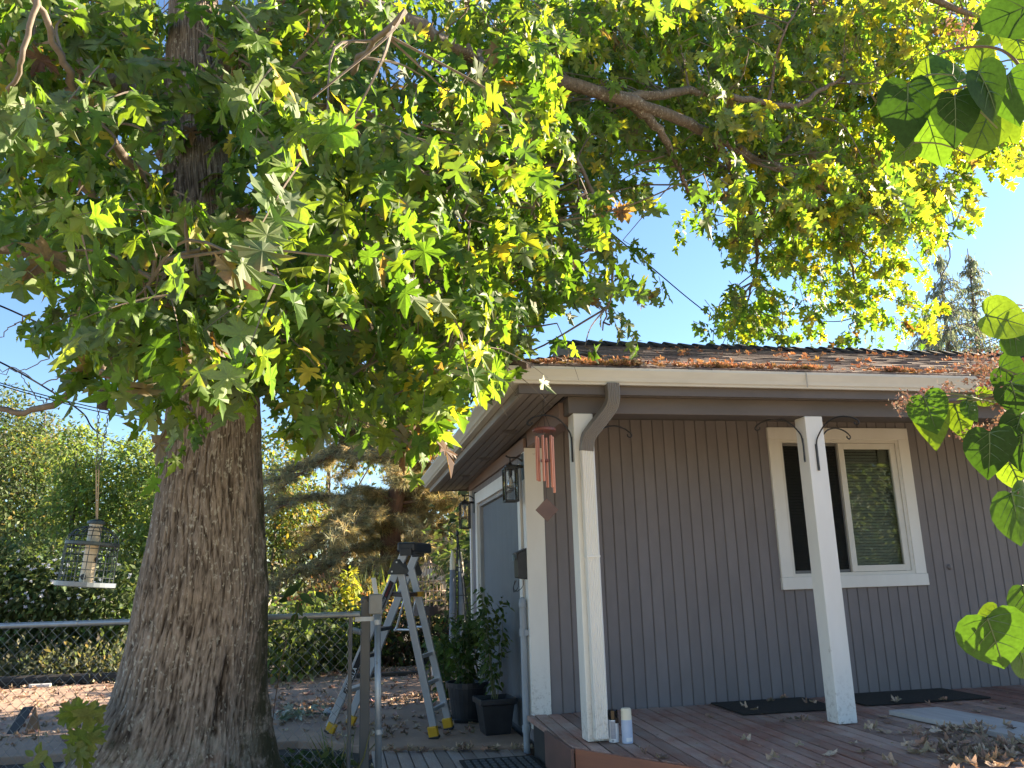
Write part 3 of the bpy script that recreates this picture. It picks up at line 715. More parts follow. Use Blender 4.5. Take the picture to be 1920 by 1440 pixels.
# mailbox
mb = empty('mailbox', (ax, 1.29, 1.0), 'black wall mailbox on the narrow strip between door trim and corner trim', 'mailbox')
MB().add([(-.095, -.075, .02), (-.001, -.075, 0), (-.001, .075, 0), (-.095, .075, .02), (-.095, -.075, .205), (-.001, -.075, .25), (-.001, .075, .25), (-.095, .075, .205)], [(3, 2, 1, 0), (4, 5, 6, 7), (0, 1, 5, 4), (1, 2, 6, 5), (2, 3, 7, 6), (3, 0, 4, 7)]).build('body', BLACKM, mb, local=True, bevel=.004)
MB().add([(-.107, -.081, .165), (-.099, -.081, .165), (-.099, .081, .165), (-.107, .081, .165), (-.107, -.081, .212), (0, -.081, .258), (0, .081, .258), (-.107, .081, .212), (-.099, -.081, .206), (0, -.081, .252), (0, .081, .252), (-.099, .081, .206)],
         [(0, 4, 7, 3), (4, 5, 6, 7), (0, 1, 8, 4), (4, 8, 9, 5), (3, 7, 11, 2), (7, 6, 10, 11)]).build('lid', BLACKP, mb, local=True)
MB().box((-.120, -.02, .155), (-.108, .02, .20)).build('latch', mat('blue_grey_latch', (.12, .2, .26), None, .5), mb, local=True)
MB().tube(smooth_path([(-.05, -.06, 0), (-.06, -.065, -.05), (-.10, -.04, -.085), (-.12, 0, -.06), (-.10, .03, 0)], 4), .003, 5).tube(smooth_path([(-.06, .08, 0), (-.07, .075, -.06), (-.11, .04, -.09), (-.12, .0, -.05), (-.10, -.02, 0)], 4), .003, 5).build('paper_hook', BLACKM, mb, local=True)
# conduit
cp = empty('conduit_pipe', (ax-.055, 1.265, -.28), 'grey painted pipe standing upright beside the white corner trim', 'pipe')
b = MB().lathe([(.026, 0), (.026, .15), (.034, .152), (.034, .20), (.027, .202), (.027, .85), (.033, .852), (.033, .91), (.028, .912), (.028, 1.07), (.033, 1.072), (.033, 1.10), (.026, 1.135), (.012, 1.15)], n=16)
b.build('pipe', PIPEM, cp, local=True, smooth=False)
MB().box((.0, -.05, .86), (.045, .05, .90)).build('strap', PIPEM, cp, local=True)
st = MB().lathe([(.045, 0), (.045, .2)], (.03, wall_y+.02, -.30), 14).build('stub_pipe', mat('dark_grey_stub', (.16, .17, .19), None, .6)); tag(st, 'short dark grey stub of pipe under the white corner trim', 'pipe')

# bracket hooks
def hook(label, loc, rz, sc=1., bar=.15):
    t = empty('plant_hook', loc, label, 'hook', 'black brackets on the porch posts'); t.rotation_euler = (0, 0, rz)
    pts = smooth_path([(.006, 0, -bar), (.006, 0, 0), (.03, 0, .07), (.10, 0, .145), (.19, 0, .17), (.27, 0, .155), (.315, 0, .13)], 5)
    pts = [p*np.array([sc, 1, sc]) if i > 4 else p for i, p in enumerate(pts)]
    MB().tube(pts, .0055, 7).build('arm', BLACKM, t, local=True, smooth=True)
    e_ = pts[-1]
    MB().tube(smooth_path([e_, e_+(.012, 0, -.018), e_+(.0, 0, -.034), e_+(-.02, 0, -.026), e_+(-.022, 0, -.012)], 4), .005, 6).build('hook_end', BLACKM, t, local=True, smooth=True)
    MB().box((.0, -.010, -bar-.01), (.008, .010, .01)).build('bar', BLACKM, t, local=True)
    return t
hook('curved black hanging bracket behind the copper wind chime, on the first post', (-.001, .05, 1.93), PI, .95)
hook('curved black bracket behind the bent downspout reaching towards the wall', (.141, .09, 1.86), math.radians(14), 1.05)
hook('curved black bracket reaching left from the post before the window', (1.7363, .05, 1.93), PI-math.radians(28), 1.0)
hook('curved black bracket at the front of the post before the window, reaching up right', (1.80, -.001, 1.88), math.radians(-62), 1.05, .17)
hook('curved black bracket behind the second post against the top of the window', (1.878, .10, 1.86), math.radians(14), 1.05)

# wind chime
wc = P(1020, 806, y=-.1)
ch = empty('wind_chime', wc, 'copper tube wind chime with red wooden disc hanging from the eave', 'wind chime')
MB().lathe([(.062, -.012), (.078, -.010), (.078, .004), (.07, .011), (.03, .013)], n=28).build('top_disc', REDWOOD, ch, local=True)
cords = MB()
for k in range(3): t = 2*PI*k/3+.4; cords.tube([(.055*math.cos(t), .055*math.sin(t), .01), (0, 0, .135)], .0016, 4)
cords.tube([(0, 0, .135), (0, 0, .20)], .0016, 4); cords.tube([(0, 0, 0), (0, 0, -.50)], .0012, 4)
cords.build('cords', BLACKM, ch, local=True)
MB().tube(smooth_path([(0, 0, .19), (.014, 0, .205), (.002, 0, .235), (-.018, 0, .25), (-.016, 0, .275), (.002, 0, .285), (.014, 0, .27)], 4), .0022, 5).build('hanger', BLACKM, ch, local=True)
for k, L_ in enumerate([.37, .33, .29, .29, .30, .34]):
    t = 2*PI*k/6+.08; x_, y_ = .056*math.cos(t), .056*math.sin(t)
    cz = -.045
    tb = MB().lathe([(.0095, cz), (.0095, cz-L_), (.0082, cz-L_), (.0082, cz-.004)], (x_, y_, 0), 14).build('chime_tube', COPPER, ch, local=True, smooth=False)
    MB().tube([(x_, y_, -.01), (x_, y_, cz-.01)], .001, 4).build('tube_cord', BLACKM, ch, local=True)
MB().lathe([(.018, -.215), (.03, -.212), (.03, -.198), (.018, -.195)], n=18).build('clapper', REDWOOD, ch, local=True)
MB().obox((0, 0, -.525), (.038, .0, .038), (0, .006, 0), (-.038, 0, .038)).build('wind_sail', BROWNWOOD, ch, local=True, bevel=.002)

# ================================================================== DECK OBJECTS
def can(label, u, v, capm, bodym, cap_h, h=.195, r=.0325, black=False):
    p = P(u, v, z=0.003); t = empty('spray_can', p, label, 'spray can', 'spray cans by the first post')
    MB().lathe([(r-.002, 0), (r, .003), (r, h-cap_h-.012), (r-.002, h-cap_h-.006), (r-.006, h-cap_h)], n=28).build('can_body', bodym, t, local=True)
    if black: MB().lathe([(r-.004, h-cap_h-.004), (r-.001, h-cap_h+.002), (r-.001, h-.004), (r-.004, h)], n=28).box((.004, -r-.002, h-cap_h-.022), (r-.006, -r+.012, h-cap_h+.01)).build('cap', capm, t, local=True)
    else: MB().lathe([(r-.001, h-cap_h-.01), (r-.002, h-.008), (r-.006, h)], n=28).build('cap', capm, t, local=True)
    return t
c1 = can('white labelled spray can with glossy black cap against the post', 1151.5, 1391, mat('gloss_black', (.006, .006, .008), None, .12), WHITEP, .055, .19, black=True)
def wrapq(t, r, a0, a1, z0, z1, m, name):
    v = []; n = 6
    for z in (z0, z1):
        for i in range(n+1): a_ = math.radians(a0+(a1-a0)*i/n); v.append((r*math.cos(a_), r*math.sin(a_), z))
    return mesh_obj(name, v, [(i, i+1, n+2+i, n+1+i) for i in range(n)], m, t, local=True)
wrapq(c1, .0328, 222, 276, .022, .125, GREYL, 'label_print')
for k in range(7): wrapq(c1, .0330, 226+k*4, 228+k*4, .006, .017, BLACKM, 'barcode_bar')
c2 = can('pale blue spray can with cream cap beside the post', 1177, 1393, CREAMP, BLUEP, .058, .203, .034)
wrapq(c2, .0343, 240, 310, .012, .035, WHITEP, 'label_print')
def mat_rug(label, q, th=.011):
    v = [(*p[:2], .0045) for p in q]+[(*p[:2], .0045+th) for p in q]
    o = mesh_obj('doormat', v, [(3, 2, 1, 0), (4, 5, 6, 7), (0, 1, 5, 4), (1, 2, 6, 5), (2, 3, 7, 6), (3, 0, 4, 7)], MATM, None, bevel=.004); return tag(o, label, 'doormat')
mat_rug('black doormat lying between the two porch posts against the wall', [(1.335, .576), (2.13, .56), (2.15, 1.165), (1.357, 1.174)])
mat_rug('black doormat lying right of the second post under the window', [(2.36, .62), (3.43, .60), (3.46, 1.19), (2.38, 1.195)])
pb = MB().obox((2.50, -.55, .022), (.195, 0, 0), (-.045, .76, 0), (0, 0, .016)).build('white_board', BOARDM, bevel=.004); tag(pb, 'flat weathered white board lying on the deck at right', 'board')
# patterned rubber mat on the walk
gm = empty('patterned_mat', (-.33, .55, -.258), 'dark patterned rubber mat lying on the boardwalk by the deck step', 'doormat')
MB().box((-.34, -.7, 0), (.20, .50, .008)).build('mat_base', MATM, gm, local=True)
g2 = MB()
for i in range(9):
    for j in range(14):
        g2.box((-.31+i*.055, -.66+j*.08, .008), (-.31+i*.055+.032, -.66+j*.08+.055, .015))
g2.build('mat_pattern', mat('grey_rubber', (.10, .11, .115), (.07, .075, .08), .6), gm, local=True)

# ================================================================== FENCE AND GATE
fence = empty('chain_link_gate', (-3.2, .78, G), 'chain link gate with round grey top rail passing behind the maple trunk', 'gate')
FA = np.array([-6.2, 1.122]); FB = np.array([-1.43, .562])
fd = (FB-FA)/np.linalg.norm(FB-FA); FL = np.linalg.norm(FB-FA)
def fp(s_, z): return np.array([FA[0]+fd[0]*s_, FA[1]+fd[1]*s_, z])
FT = .806
MB().tube([fp(0, FT), fp(FL*.5, FT-.002), fp(FL+.03, FT)], .0185, 12).build('top_rail', GALV, fence)
MB().tube([fp(FL-.03, FT+.02), fp(FL-.03, -.2)], .013, 8).build('end_bar', DGALV, fence)
ch_ = MB(); dw, dh = .073, .073
nst = int(FL/(dw/2)); 
for i in range(nst):
    pts = []
    s0 = i*dw/2
    nz = int((FT+.02+.22)/(dh/2))
    for j in range(nz+1):
        z = FT+.03-j*dh/2; off = (j+i) % 2
        s_ = s0+(dw/2 if off else 0)+random.uniform(-.002, .002)
        wob = .012*math.sin(s0*3+z*4)
        q = fp(min(max(s_, 0), FL-.04), z); q[1] += wob+(.003 if (i % 2) else -.003); pts.append(q)
    ch_.tube(pts, .0020, 3, cap=False)
co = ch_.build('chain_link_mesh', CHAINM, fence); co['kind'] = 'stuff'
ties = 0
for s_ in (.7, 1.6, 2.35, 3.0, 3.65, 4.4):
    MB().lathe([(.0205, -.006), (.0215, -.004), (.0215, .004), (.0205, .006)], (0, 0, 0), 10).build('tie_band', GALV, fence, local=True).matrix_basis = Matrix.Translation(Vector(fp(s_, FT))-fence.location) @ Matrix.Rotation(PI/2, 4, 'Y')
# gate post pair
gp = empty('steel_post', (-1.36, .70, -.30), 'dark weathered square steel fence post where the gate latches', 'post')
pt = P(684, 1128, d=5.72); 
MB().box((-.03, -.035, 0), (.035, .03, pt[2]+.30)).build('post', DGALV, gp, local=True, bevel=.006)
MB().lathe([(.036, 0), (.036, .02), (.02, .04)], (-.0, 0, pt[2]+.295), 10).build('cap', DGALV, gp, local=True)
MB().box((-.07, -.05, 1.055), (.11, -.02, 1.085)).tube([(-.09, -.02, 1.0), (-.03, -.05, .985)], .02, 8).build('latch', GALV, gp, local=True)
gp2 = empty('galvanised_post', (-1.262, .62, -.30), 'round galvanised steel pole standing in front of the ladder', 'post')
MB().tube([(0, 0, 0), (-.018, 0, 1.10)], .0225, 14).build('pole', GALV, gp2, local=True, smooth=True)
MB().lathe([(.027, 0), (.027, .03)], (-.001, 0, .33), 14).lathe([(.027, 0), (.027, .035)], (-.017, 0, 1.03), 14).build('collar', GALV, gp2, local=True)
MB().box((-.075, -.012, 1.10), (.015, .04, 1.235)).build('bracket', mat('grey_gate_bracket', (.32, .31, .29), (.24, .23, .2), .6, metal=.3), gp2, local=True, bevel=.01)
MB().obox((-.035, .01, 1.27), (.016, 0, 0), (0, .003, 0), (-.012, 0, .075)).build('tab', GALV, gp2, local=True)

# ================================================================== LADDER
lad = empty('step_ladder', (-1.1, 2.3, G), 'aluminium step ladder with black top cap and yellow feet by the gate post', 'ladder')
fl = np.array([-1.603, 2.485, G]); rl = np.array([-1.427, 2.847, G]); frr = np.array([-.753, 1.90, G]); rr_ = np.array([-.586, 2.284, G])
hf = P(749, 1060, d=6.97); hr = P(771, 1064, d=7.36)
def at(p, q, z): t = (z-p[2])/(q[2]-p[2]); return p+(q-p)*t
topz = P(760, 1034, d=6.97)[2]
tf_, tr2 = at(fl, hf, topz), at(rl, hr, topz)
across = (rl-fl)/np.linalg.norm(rl-fl)
for (p, q, nm) in ((fl, tf_, 'rail'), (rl, tr2, 'rail')):
    MB().beam(p+(0, 0, .05), q, .03, .066, np.cross(across, q-p)).build(nm, ALU, lad, bevel=.003)
for (p, q) in ((frr, hf), (rr_, hr)):
    MB().beam(p+(0, 0, .05), q, .028, .060, np.cross(across, q-p)).build('rail', ALU, lad, bevel=.003)
for p, q in ((fl, hf), (rl, hr), (frr, hf), (rr_, hr)):
    d_ = (q-p)/np.linalg.norm(q-p)
    MB().beam(p+d_*.012, p+d_*.10, .046, .082, np.cross(across, d_)).build('yellow_foot', YELP, lad, bevel=.008)
    MB().beam(p+(0, 0, .001), p+d_*.022, .05, .09, np.cross(across, d_)).build('foot_pad', BLACKP, lad, bevel=.004)
for h_ in (hf, hr):
    sgn = -1 if h_ is hf else 1
    dl = (fl-hf)/np.linalg.norm(fl-hf); dr = (frr-hf)/np.linalg.norm(frr-hf)
    c_ = h_+across*sgn*.021
    v = [c_+(-.030, 0, .05), c_+(.050, 0, .05), c_+(.085, -.02, -.05), c_+(.07, -.02, -.075), c_+(-.08, .0, -.075), c_+(-.085, 0, -.055)]
    v2 = [x+across*sgn*.012 for x in v]
    mesh_obj('hinge_plate', v+v2, [tuple(range(6)), tuple(range(11, 5, -1))]+[(i, (i+1) % 6, 6+(i+1) % 6, 6+i) for i in range(6)], BLACKP, lad)
    for (dx, dz) in ((-.012, .025), (-.05, -.05), (.05, -.05)):
        MB().obox(c_+across*sgn*.013+(dx, 0, dz), (.006, 0, 0), (0, .004, 0), (0, 0, .006)).build('rivet', ALU, lad)
cc = (tf_+tr2)/2+(.03, 0, .035); xd = np.array([.94, -.33, 0])
cap = MB().obox(cc, xd*.078, across*.215, np.array([0, 0, .042])).build('top_cap', BLACKP, lad, bevel=.018)
MB().obox(tf_+(0.01, 0, -.005), xd*.05, across*.025, np.array([0, 0, .03])).build('cap_socket', BLACKP, lad, bevel=.004)
MB().obox(tr2+(0.01, 0, -.005), xd*.05, across*.025, np.array([0, 0, .03])).build('cap_socket', BLACKP, lad, bevel=.004)
def step(pa_, qa_, pb_, qb_, z, m, d=.075, h=.022, nm='step', dx=0):
    A_, B_ = at(pa_, qa_, z), at(pb_, qb_, z)
    return MB().beam(A_+(dx, 0, 0), B_+(dx, 0, 0), d, h, (0, 0, 1)).build(nm, m, lad, bevel=.003)
for z in (.12, .40, .62): step(fl, hf, rl, hr, z, ALU if z < .3 else BLACKP, .085, .03)
pz = P(760, 1113, d=7.1)[2]
A_, B_ = at(fl, hf, pz), at(rl, hr, pz); C_, D_ = at(frr, hf, pz-.01), at(rr_, hr, pz-.01)
MB().obox((A_+B_+C_+D_)/4, (C_-A_)*.52, (B_-A_)*.46, np.array([0, 0, .018])).build('platform', mat('black_platform', (.03, .022, .02), (.05, .03, .02), .5), lad, bevel=.004)
MB().obox(D_+(.02, -.01, .0), xd*.028, across*.03, np.array([0, 0, .022])).build('yellow_tab', YELP, lad)
for z in (-.03, .18, .40): step(frr, hf, rr_, hr, z, ALU, .03, .03, 'brace')
z2 = P(720, 1180, d=7.1)[2]
A2, B2 = at(fl, hf, z2), at(rl, hr, z2); C2, D2 = at(frr, hf, z2), at(rr_, hr, z2)
U1 = (A2+C2)/2+(.02, 0, 0); U2 = (B2+D2)/2+(.02, 0, 0)
MB().tube(smooth_path([at(frr, hf, z2)+(.0, 0, 0), U1+(.03, 0, 0), U1, U1+(.02, 0, .03), at(frr, hf, pz-.05)+(-.02, 0, 0)], 4), .010, 8).tube(smooth_path([D2, U2+(.03, 0, 0), U2, U2+(.02, 0, .03), at(rr_, hr, pz-.05)+(-.02, 0, 0)], 4), .010, 8).build('folding_brace', ALU, lad, smooth=True)
# rail stickers
def sticker(p, q, z0, z1, w, m, nm):
    a_, b_ = at(p, q, z0), at(p, q, z1); d_ = (b_-a_)/np.linalg.norm(b_-a_); n_ = -across; s_ = np.cross(d_, n_)
    v = [a_-s_*w/2, a_+s_*w/2, b_+s_*w/2, b_-s_*w/2]; v = [x+n_*.0165 for x in v]
    mesh_obj(nm, v, [(0, 1, 2, 3)], m, lad); return a_+n_*.0175, d_, s_
STK = mat('black_sticker', (.018, .017, .02), None, .4)
a_, d_, s_ = sticker(fl, hf, .10, .52, .05, STK, 'name_sticker')
sticker(fl, hf, .80, 1.02, .045, STK, 'warning_sticker')
sticker(fl, hf, .90, 1.005, .016, mat('red_print', (.45, .05, .04), None, .5), 'warning_print')
sticker(fl, hf, .82, .89, .02, mat('grey_print', (.4, .4, .42), None, .5), 'warning_print')
tcu = bpy.data.curves.new('lettering', 'FONT'); tcu.body = 'GORILLA'; tcu.size = .052; tcu.align_x = 'LEFT'; tcu.align_y = 'CENTER'; tcu.extrude = .0004
to = bpy.data.objects.new('lettering', tcu); COL.objects.link(to); to.parent = lad
z_ = np.cross(d_, -s_); tcu.materials.append(mat('white_print', (.75, .75, .75), None, .5))
bpy.context.view_layer.update(); to_me = bpy.data.meshes.new_from_object(to.evaluated_get(bpy.context.evaluated_depsgraph_get())); bpy.data.objects.remove(to); to = link_mesh('lettering', to_me, lad)
lx = d_; ly = -s_; lz = np.cross(lx, ly); p_ = a_+d_*.04-np.array(wloc(lad))
if lz@(CAM-a_) < 0: ly = -ly; lz = -lz
to.matrix_basis = Matrix(((lx[0], ly[0], lz[0], p_[0]+lz[0]*.001), (lx[1], ly[1], lz[1], p_[1]+lz[1]*.001), (lx[2], ly[2], lz[2], p_[2]+lz[2]*.001), (0, 0, 0, 1)))

# ================================================================== PLANTS: generic builders
def unit(n): v = rng.normal(size=(n, 3)); return v/np.linalg.norm(v, axis=1, keepdims=True)
def plant(name, base, label, cat, h, spread, nstem, nleaf, lsize, cols, w=None, T=None, stemr=.004, m=BGLEAF, droop=.5, top=1.0, low=.15, group=None, kind=None, lean=(0, 0), stem_m=STEMG):
    base = np.array(base); t = empty(name, base, label, cat, group)
    st_ = MB(); paths = []
    for k in range(nstem):
        a_ = rng.uniform(0, 6.28); r_ = spread*rng.uniform(.3, 1); hh = h*rng.uniform(.6, 1)
        e_ = base+np.array([r_*math.cos(a_)+lean[0], r_*math.sin(a_)+lean[1], hh])
        mid = base+(e_-base)*.5+np.array([rng.normal(0, .05)*h, rng.normal(0, .05)*h, h*.06])
        p = smooth_path([base+np.array([rng.normal(0, .02), rng.normal(0, .02), 0]), mid, e_], 5); paths.append(p)
        st_.tube(p, list(np.linspace(stemr, stemr*.35, len(p))), 5)
    st_.build('stem', stem_m, t)
    pos = []; yd = []
    for k in range(nleaf):
        p = paths[rng.integers(len(paths))]; s_ = low+(1-low)*rng.random()**.8; i = min(int(s_*(len(p)-1)), len(p)-2)
        q = p[i]+(p[i+1]-p[i])*rng.random(); d_ = unit(1)[0]; d_[2] = d_[2]*.3+.1; d_ /= np.linalg.norm(d_)
        q = q+d_*lsize*rng.uniform(.1, 1.0)*1.2; pos.append(q); yd.append(d_+np.array([0, 0, -droop*rng.uniform(.4, 1.6)]))
    pos = np.array(pos); yd = np.array(yd); nr = np.tile([0, 0, 1.], (nleaf, 1))+rng.normal(0, .35, (nleaf, 3))
    lc = leaf_cloud('leaf_mass', T or T_OV, pos, frames(yd, nr), lsize*rng.uniform(.6, 1.2, nleaf), palette(nleaf, cols, w), m, t)
    lc['kind'] = 'stuff'
    return t
def pot_sq(label):
    p = np.array([-.235, 1.98, G]); t = empty('square_pot', p, label, 'plant pot')
    rz = math.radians(4)
    pr = []
    for (r, z) in ((.125, 0), (.130, .02), (.165, .235), (.188, .24), (.190, .285), (.172, .287), (.160, .25), (.0, .245)): pr.append((r*1.18, z))
    MB().lathe(pr[:-1], n=4, a0=PI/4+rz).build('pot', BLACKP, t, local=True, bevel=.006)
    MB().lathe([(.18, .22), (.175, .25)], n=4, a0=PI/4+rz).build('soil', SOIL, t, local=True)
    return t
pot_sq('square black plastic plant pot nearest the door trim')
def pot_rd(label, p, r=.16, h=.30, m=BLACKP):
    t = empty('round_pot', p, label, 'plant pot')
    MB().lathe([(r*.70, 0), (r*.74, .02), (r*.95, h*.86), (r*1.05, h*.87), (r*1.06, h), (r*.97, h), (r*.93, h*.9)], n=26).build('pot', m, t, local=True)
    MB().lathe([(r*.9, h*.8), (r*.92, h*.9)], n=20).build('soil', SOIL, t, local=True)
    MB().lathe([(r*.95, 0), (r*1.02, .03), (r*1.0, .035), (r*.85, .006)], n=24).build('saucer', m, t, local=True)
    return t
pot_rd('round black plastic plant pot behind the square one', (-.36, 2.72, G), .19, .34)
GR1 = [(.06, .11, .03), (.045, .085, .025), (.085, .13, .035)]
plant('tomato_plant', (-.22, 1.98, G+.24), 'tall leafy green plant with thin stems growing in the square pot', 'plant', .98, .17, 9, 430, .062, GR1, droop=.7, lean=(-.0, .05))
plant('leafy_plant', (-.37, 2.70, G+.28), 'bushy dark green plant growing in the round pot', 'plant', .72, .30, 14, 620, .075, GR1, droop=.6, low=.05)
plant('bush', (-.46, 3.5, G), 'low green bush beside the tall dark planter by the door', 'shrub', .80, .22, 10, 320, .08, GR1+[(.11, .15, .05)], droop=.5)
# tall dark planter and small things by the door
pl = P(842, 1235, z=G); tp = MB().lathe([(.10, 0), (.10, .56), (.125, .57), (.125, .60), (.10, .60), (.09, .5)], (pl[0]+.05, pl[1], G), 4, PI/4).build('tall_planter', BLACKP, bevel=.004); tag(tp, 'tall dark square planter standing behind the round pot', 'planter')
for (u, v, m, lab, nm, r, h) in ((812, 1266, WHITEP, 'small white cup standing on the driveway behind the ladder', 'white_cup', .05, .12), (800, 1245, BLACKP, 'small dark nursery pot behind the ladder legs', 'nursery_pot', .085, .13)):
    p = P(u, v, z=G); o = MB().lathe([(r*.8, 0), (r, h), (r*.92, h), (r*.75, .01)], p, 18).build(nm, m); tag(o, lab, 'cup' if 'cup' in nm else 'plant pot')
p = P(822, 1240, z=G); t = empty('blue_pot', p, 'blue grey plant pot with a red rim behind the ladder', 'plant pot'); MB().lathe([(.09, 0), (.11, .16), (.10, .16)], n=18).build('pot', mat('blue_grey_pot', (.07, .10, .13), None, .5), t, local=True); MB().lathe([(.115, .16), (.118, .20), (.10, .20)], n=18).build('rim', TERRA, t, local=True)
p = P(795, 1238, z=G); tag(MB().box((p[0]-.07, p[1]-.05, G+.13), (p[0]+.07, p[1]+.05, G+.19)).build('white_tub', WHITEP, bevel=.01), 'white plastic tub on top of the nursery pot', 'tub')
p = P(730, 1268, z=G); tag(MB().box((p[0]-.45, p[1]-.06, G), (p[0]+.45, p[1]+.06, G+.05)).build('dark_plank', LOGM, bevel=.006), 'dark plank lying at the back of the driveway behind the ladder', 'plank')

# birdcage on a slim stand
bc = P(806, 1150, d=9.6); t = empty('birdcage', (bc[0], bc[1], bc[2]), 'domed wire birdcage standing behind the ladder', 'birdcage')
r_ = .185; h_ = .36; wires = MB(); CAGE = mat('cream_cage_wire', (.40, .30, .23), (.30, .20, .15), .6)
for k in range(26):
    a_ = 2*PI*k/26; pr = [(r_, .02), (r_, h_)]+[(r_*math.cos(q), h_+.21*math.sin(q)) for q in np.linspace(.2, PI/2-.06, 6)]
    wires.tube([(r*math.cos(a_), r*math.sin(a_), z) for r, z in pr], .0028, 4)
wires.build('wire_bars', CAGE, t, local=True)
for z in (.03, .14, .25, .36): MB().tube([(r_*1.01*math.cos(q), r_*1.01*math.sin(q), z) for q in np.linspace(0, 2*PI, 25)], .005, 5).build('hoop', CAGE, t, local=True)
MB().lathe([(.2, 0), (.205, .0), (.205, .10), (.195, .10), (.19, .02)], (0, 0, -.02), 26).build('tray', mat('brown_cage_tray', (.06, .04, .035), None, .6), t, local=True)
MB().lathe([(.02, .56), (.026, .575), (.01, .60)], n=10).tube([(0, 0, .60), (0.02, 0, .63), (0, 0, .655), (-.02, 0, .63), (0, 0, .60)], .004, 5).build('top_ring', CAGE, t, local=True)
MB().tube([(0, 0, -.02), (0, 0, G-bc[2])], .016, 8).lathe([(.15, 0), (.15, .02), (.02, .05)], (0, 0, G-bc[2]), 16).build('stand', BLACKM, t, local=True)
# obelisk trellis
ob = P(874, 1182, d=8.9); ob[2] = G; tz = P(863, 990, d=8.9)
t = empty('obelisk_trellis', ob, 'thin black wire obelisk trellis beside the back corner of the house', 'trellis'); H_ = tz[2]-G
legs = [np.array([.17*math.cos(q), .17*math.sin(q), 0]) for q in (.3, 1.87, 3.44, 5.0)]
tpn = np.array([tz[0]-ob[0], 0, H_-.06])
for l in legs: MB().tube([l, l*.45+tpn*.55, tpn], .006, 5).build('leg', BLACKM, t, local=True)
for s_ in (.25, .45, .63, .8):
    MB().tube([(l*(1-s_)+tpn*s_) for l in legs+[legs[0]]], .004, 4).build('ring', BLACKM, t, local=True)
MB().lathe([(.004, -.02), (.018, 0), (.018, .03), (.006, .05)], tpn, 10).build('finial', BLACKM, t, local=True)
# umbrella-like folded poles
fo = P(856, 1165, d=9.4); fo[2] = G
for (dx, lab, mm, hh) in ((-.04, 'rolled grey parasol with a pale tip, left of two by the trellis', mat('grey_blue_cloth', (.16, .18, .22), (.24, .25, .28), .8), 1.60), (.06, 'rolled grey parasol with a pale tip, right of two by the trellis', MATS['grey_blue_cloth'] if 'grey_blue_cloth' in MATS else None, 1.58)):
    t = empty('rolled_parasol', (fo[0]+dx, fo[1], G), lab, 'parasol', 'rolled parasols')
    MB().lathe([(.03, .1), (.052, .35), (.045, .9), (.03, hh-.22)], n=10).build('cloth', MATS['grey_blue_cloth'], t, local=True, smooth=True)
    MB().lathe([(.032, hh-.22), (.03, hh-.12), (.008, hh)], n=10).build('tip', CREAMP, t, local=True); MB().tube([(0, 0, 0), (0, 0, .12)], .015, 8).build('pole', BLACKM, t, local=True)

# concrete block wall & neighbour wall
bw_ = empty('block_wall', P(877, 1180, d=12.5)*np.array([1, 1, 0])+np.array([0, 0, -.3]), 'grey concrete block wall seen beside the back corner of the house', 'wall')
ztop = P(877, 1022, d=12.5)[2]
nc = int((ztop+.3)/.205)
MB().box((-.05, .02, 0), (.95, .17, nc*.205-.012)).build('mortar', MORTAR, bw_, local=True)
for r in range(nc):
    for c in range(3):
        x0 = -.04+c*.41-(.2 if r % 2 else 0); x1 = x0+.395; x0 = max(x0, -.06)
        if x1 > x0+.05: MB().box((x0, 0, r*.205), (x1, .19, r*.205+.19)).build('block', BLOCKM, bw_, local=True)
nw = P(815, 1100, d=27)
nb_ = empty('neighbour_house', (nw[0], nw[1], -.3), 'pale neighbouring house wall glimpsed behind the pine', 'house')
zt_ = P(815, 1030, d=27)[2]
MB().box((-1.1, 0, 0), (3.2, 4, zt_+.3)).build('wall', PALEW, nb_, local=True)
MB().add([(-1.4, -.3, zt_+.25), (3.5, -.3, zt_+.25), (3.5, 2, zt_+1.3), (-1.4, 2, zt_+1.3), (-1.4, 4.3, zt_+.25), (3.5, 4.3, zt_+.25)], [(0, 1, 2, 3), (3, 2, 5, 4), (0, 3, 4), (1, 5, 2)]).build('roof', RIDGEM, nb_, local=True)

# yellow and white pole lying along the edge, dark edging
pA = P(235, 1281, z=G+.02); pB = P(543, 1265, z=G+.02); pC = P(575, 1259, z=G+.02); pD = P(130, 1284, z=G+.02); 
t = empty('striped_pole', pB, 'yellow and white pole lying along the back edge of the driveway', 'pole')
MB().tube([pA, pB], .028, 10).build('yellow_section', YELPIPE, t); MB().tube([pB, pC], .026, 10).build('white_section', WHITEPIPE, t); MB().tube([P(55, 1287, z=G+.02), P(95, 1285, z=G+.02)], .03, 10).build('white_section', WHITEPIPE, t)
l0, l1 = P(-120, 1283, z=G+.05), P(300, 1267, z=G+.05)
eo = MB().tube([l0, (l0+l1)/2, l1], .075, 10).build('edging_log', LOGM); tag(eo, 'dark edging log lying behind the striped pole', 'log')
# leaning block with wood piece
w0 = P(38, 1374, z=G); t = empty('folded_sign', w0, 'small black board propped against a piece of raw wood on the driveway', 'board')
MB().obox((-.01, .0, .11), (.045, 0, 0), (0, .012, 0), (.05, .03, .11)).build('board', BLACKP, t, local=True, bevel=.003)
MB().add([(.04, -.02, 0), (.16, -.02, 0), (.10, .0, .22), (.04, .04, 0), (.16, .04, 0), (.10, .035, .22)], [(0, 1, 2), (5, 4, 3), (0, 3, 4, 1), (1, 4, 5, 2), (2, 5, 3, 0)]).build('wood_wedge', mat('raw_wood', (.20, .13, .075), (.16, .10, .06), .8), t, local=True)

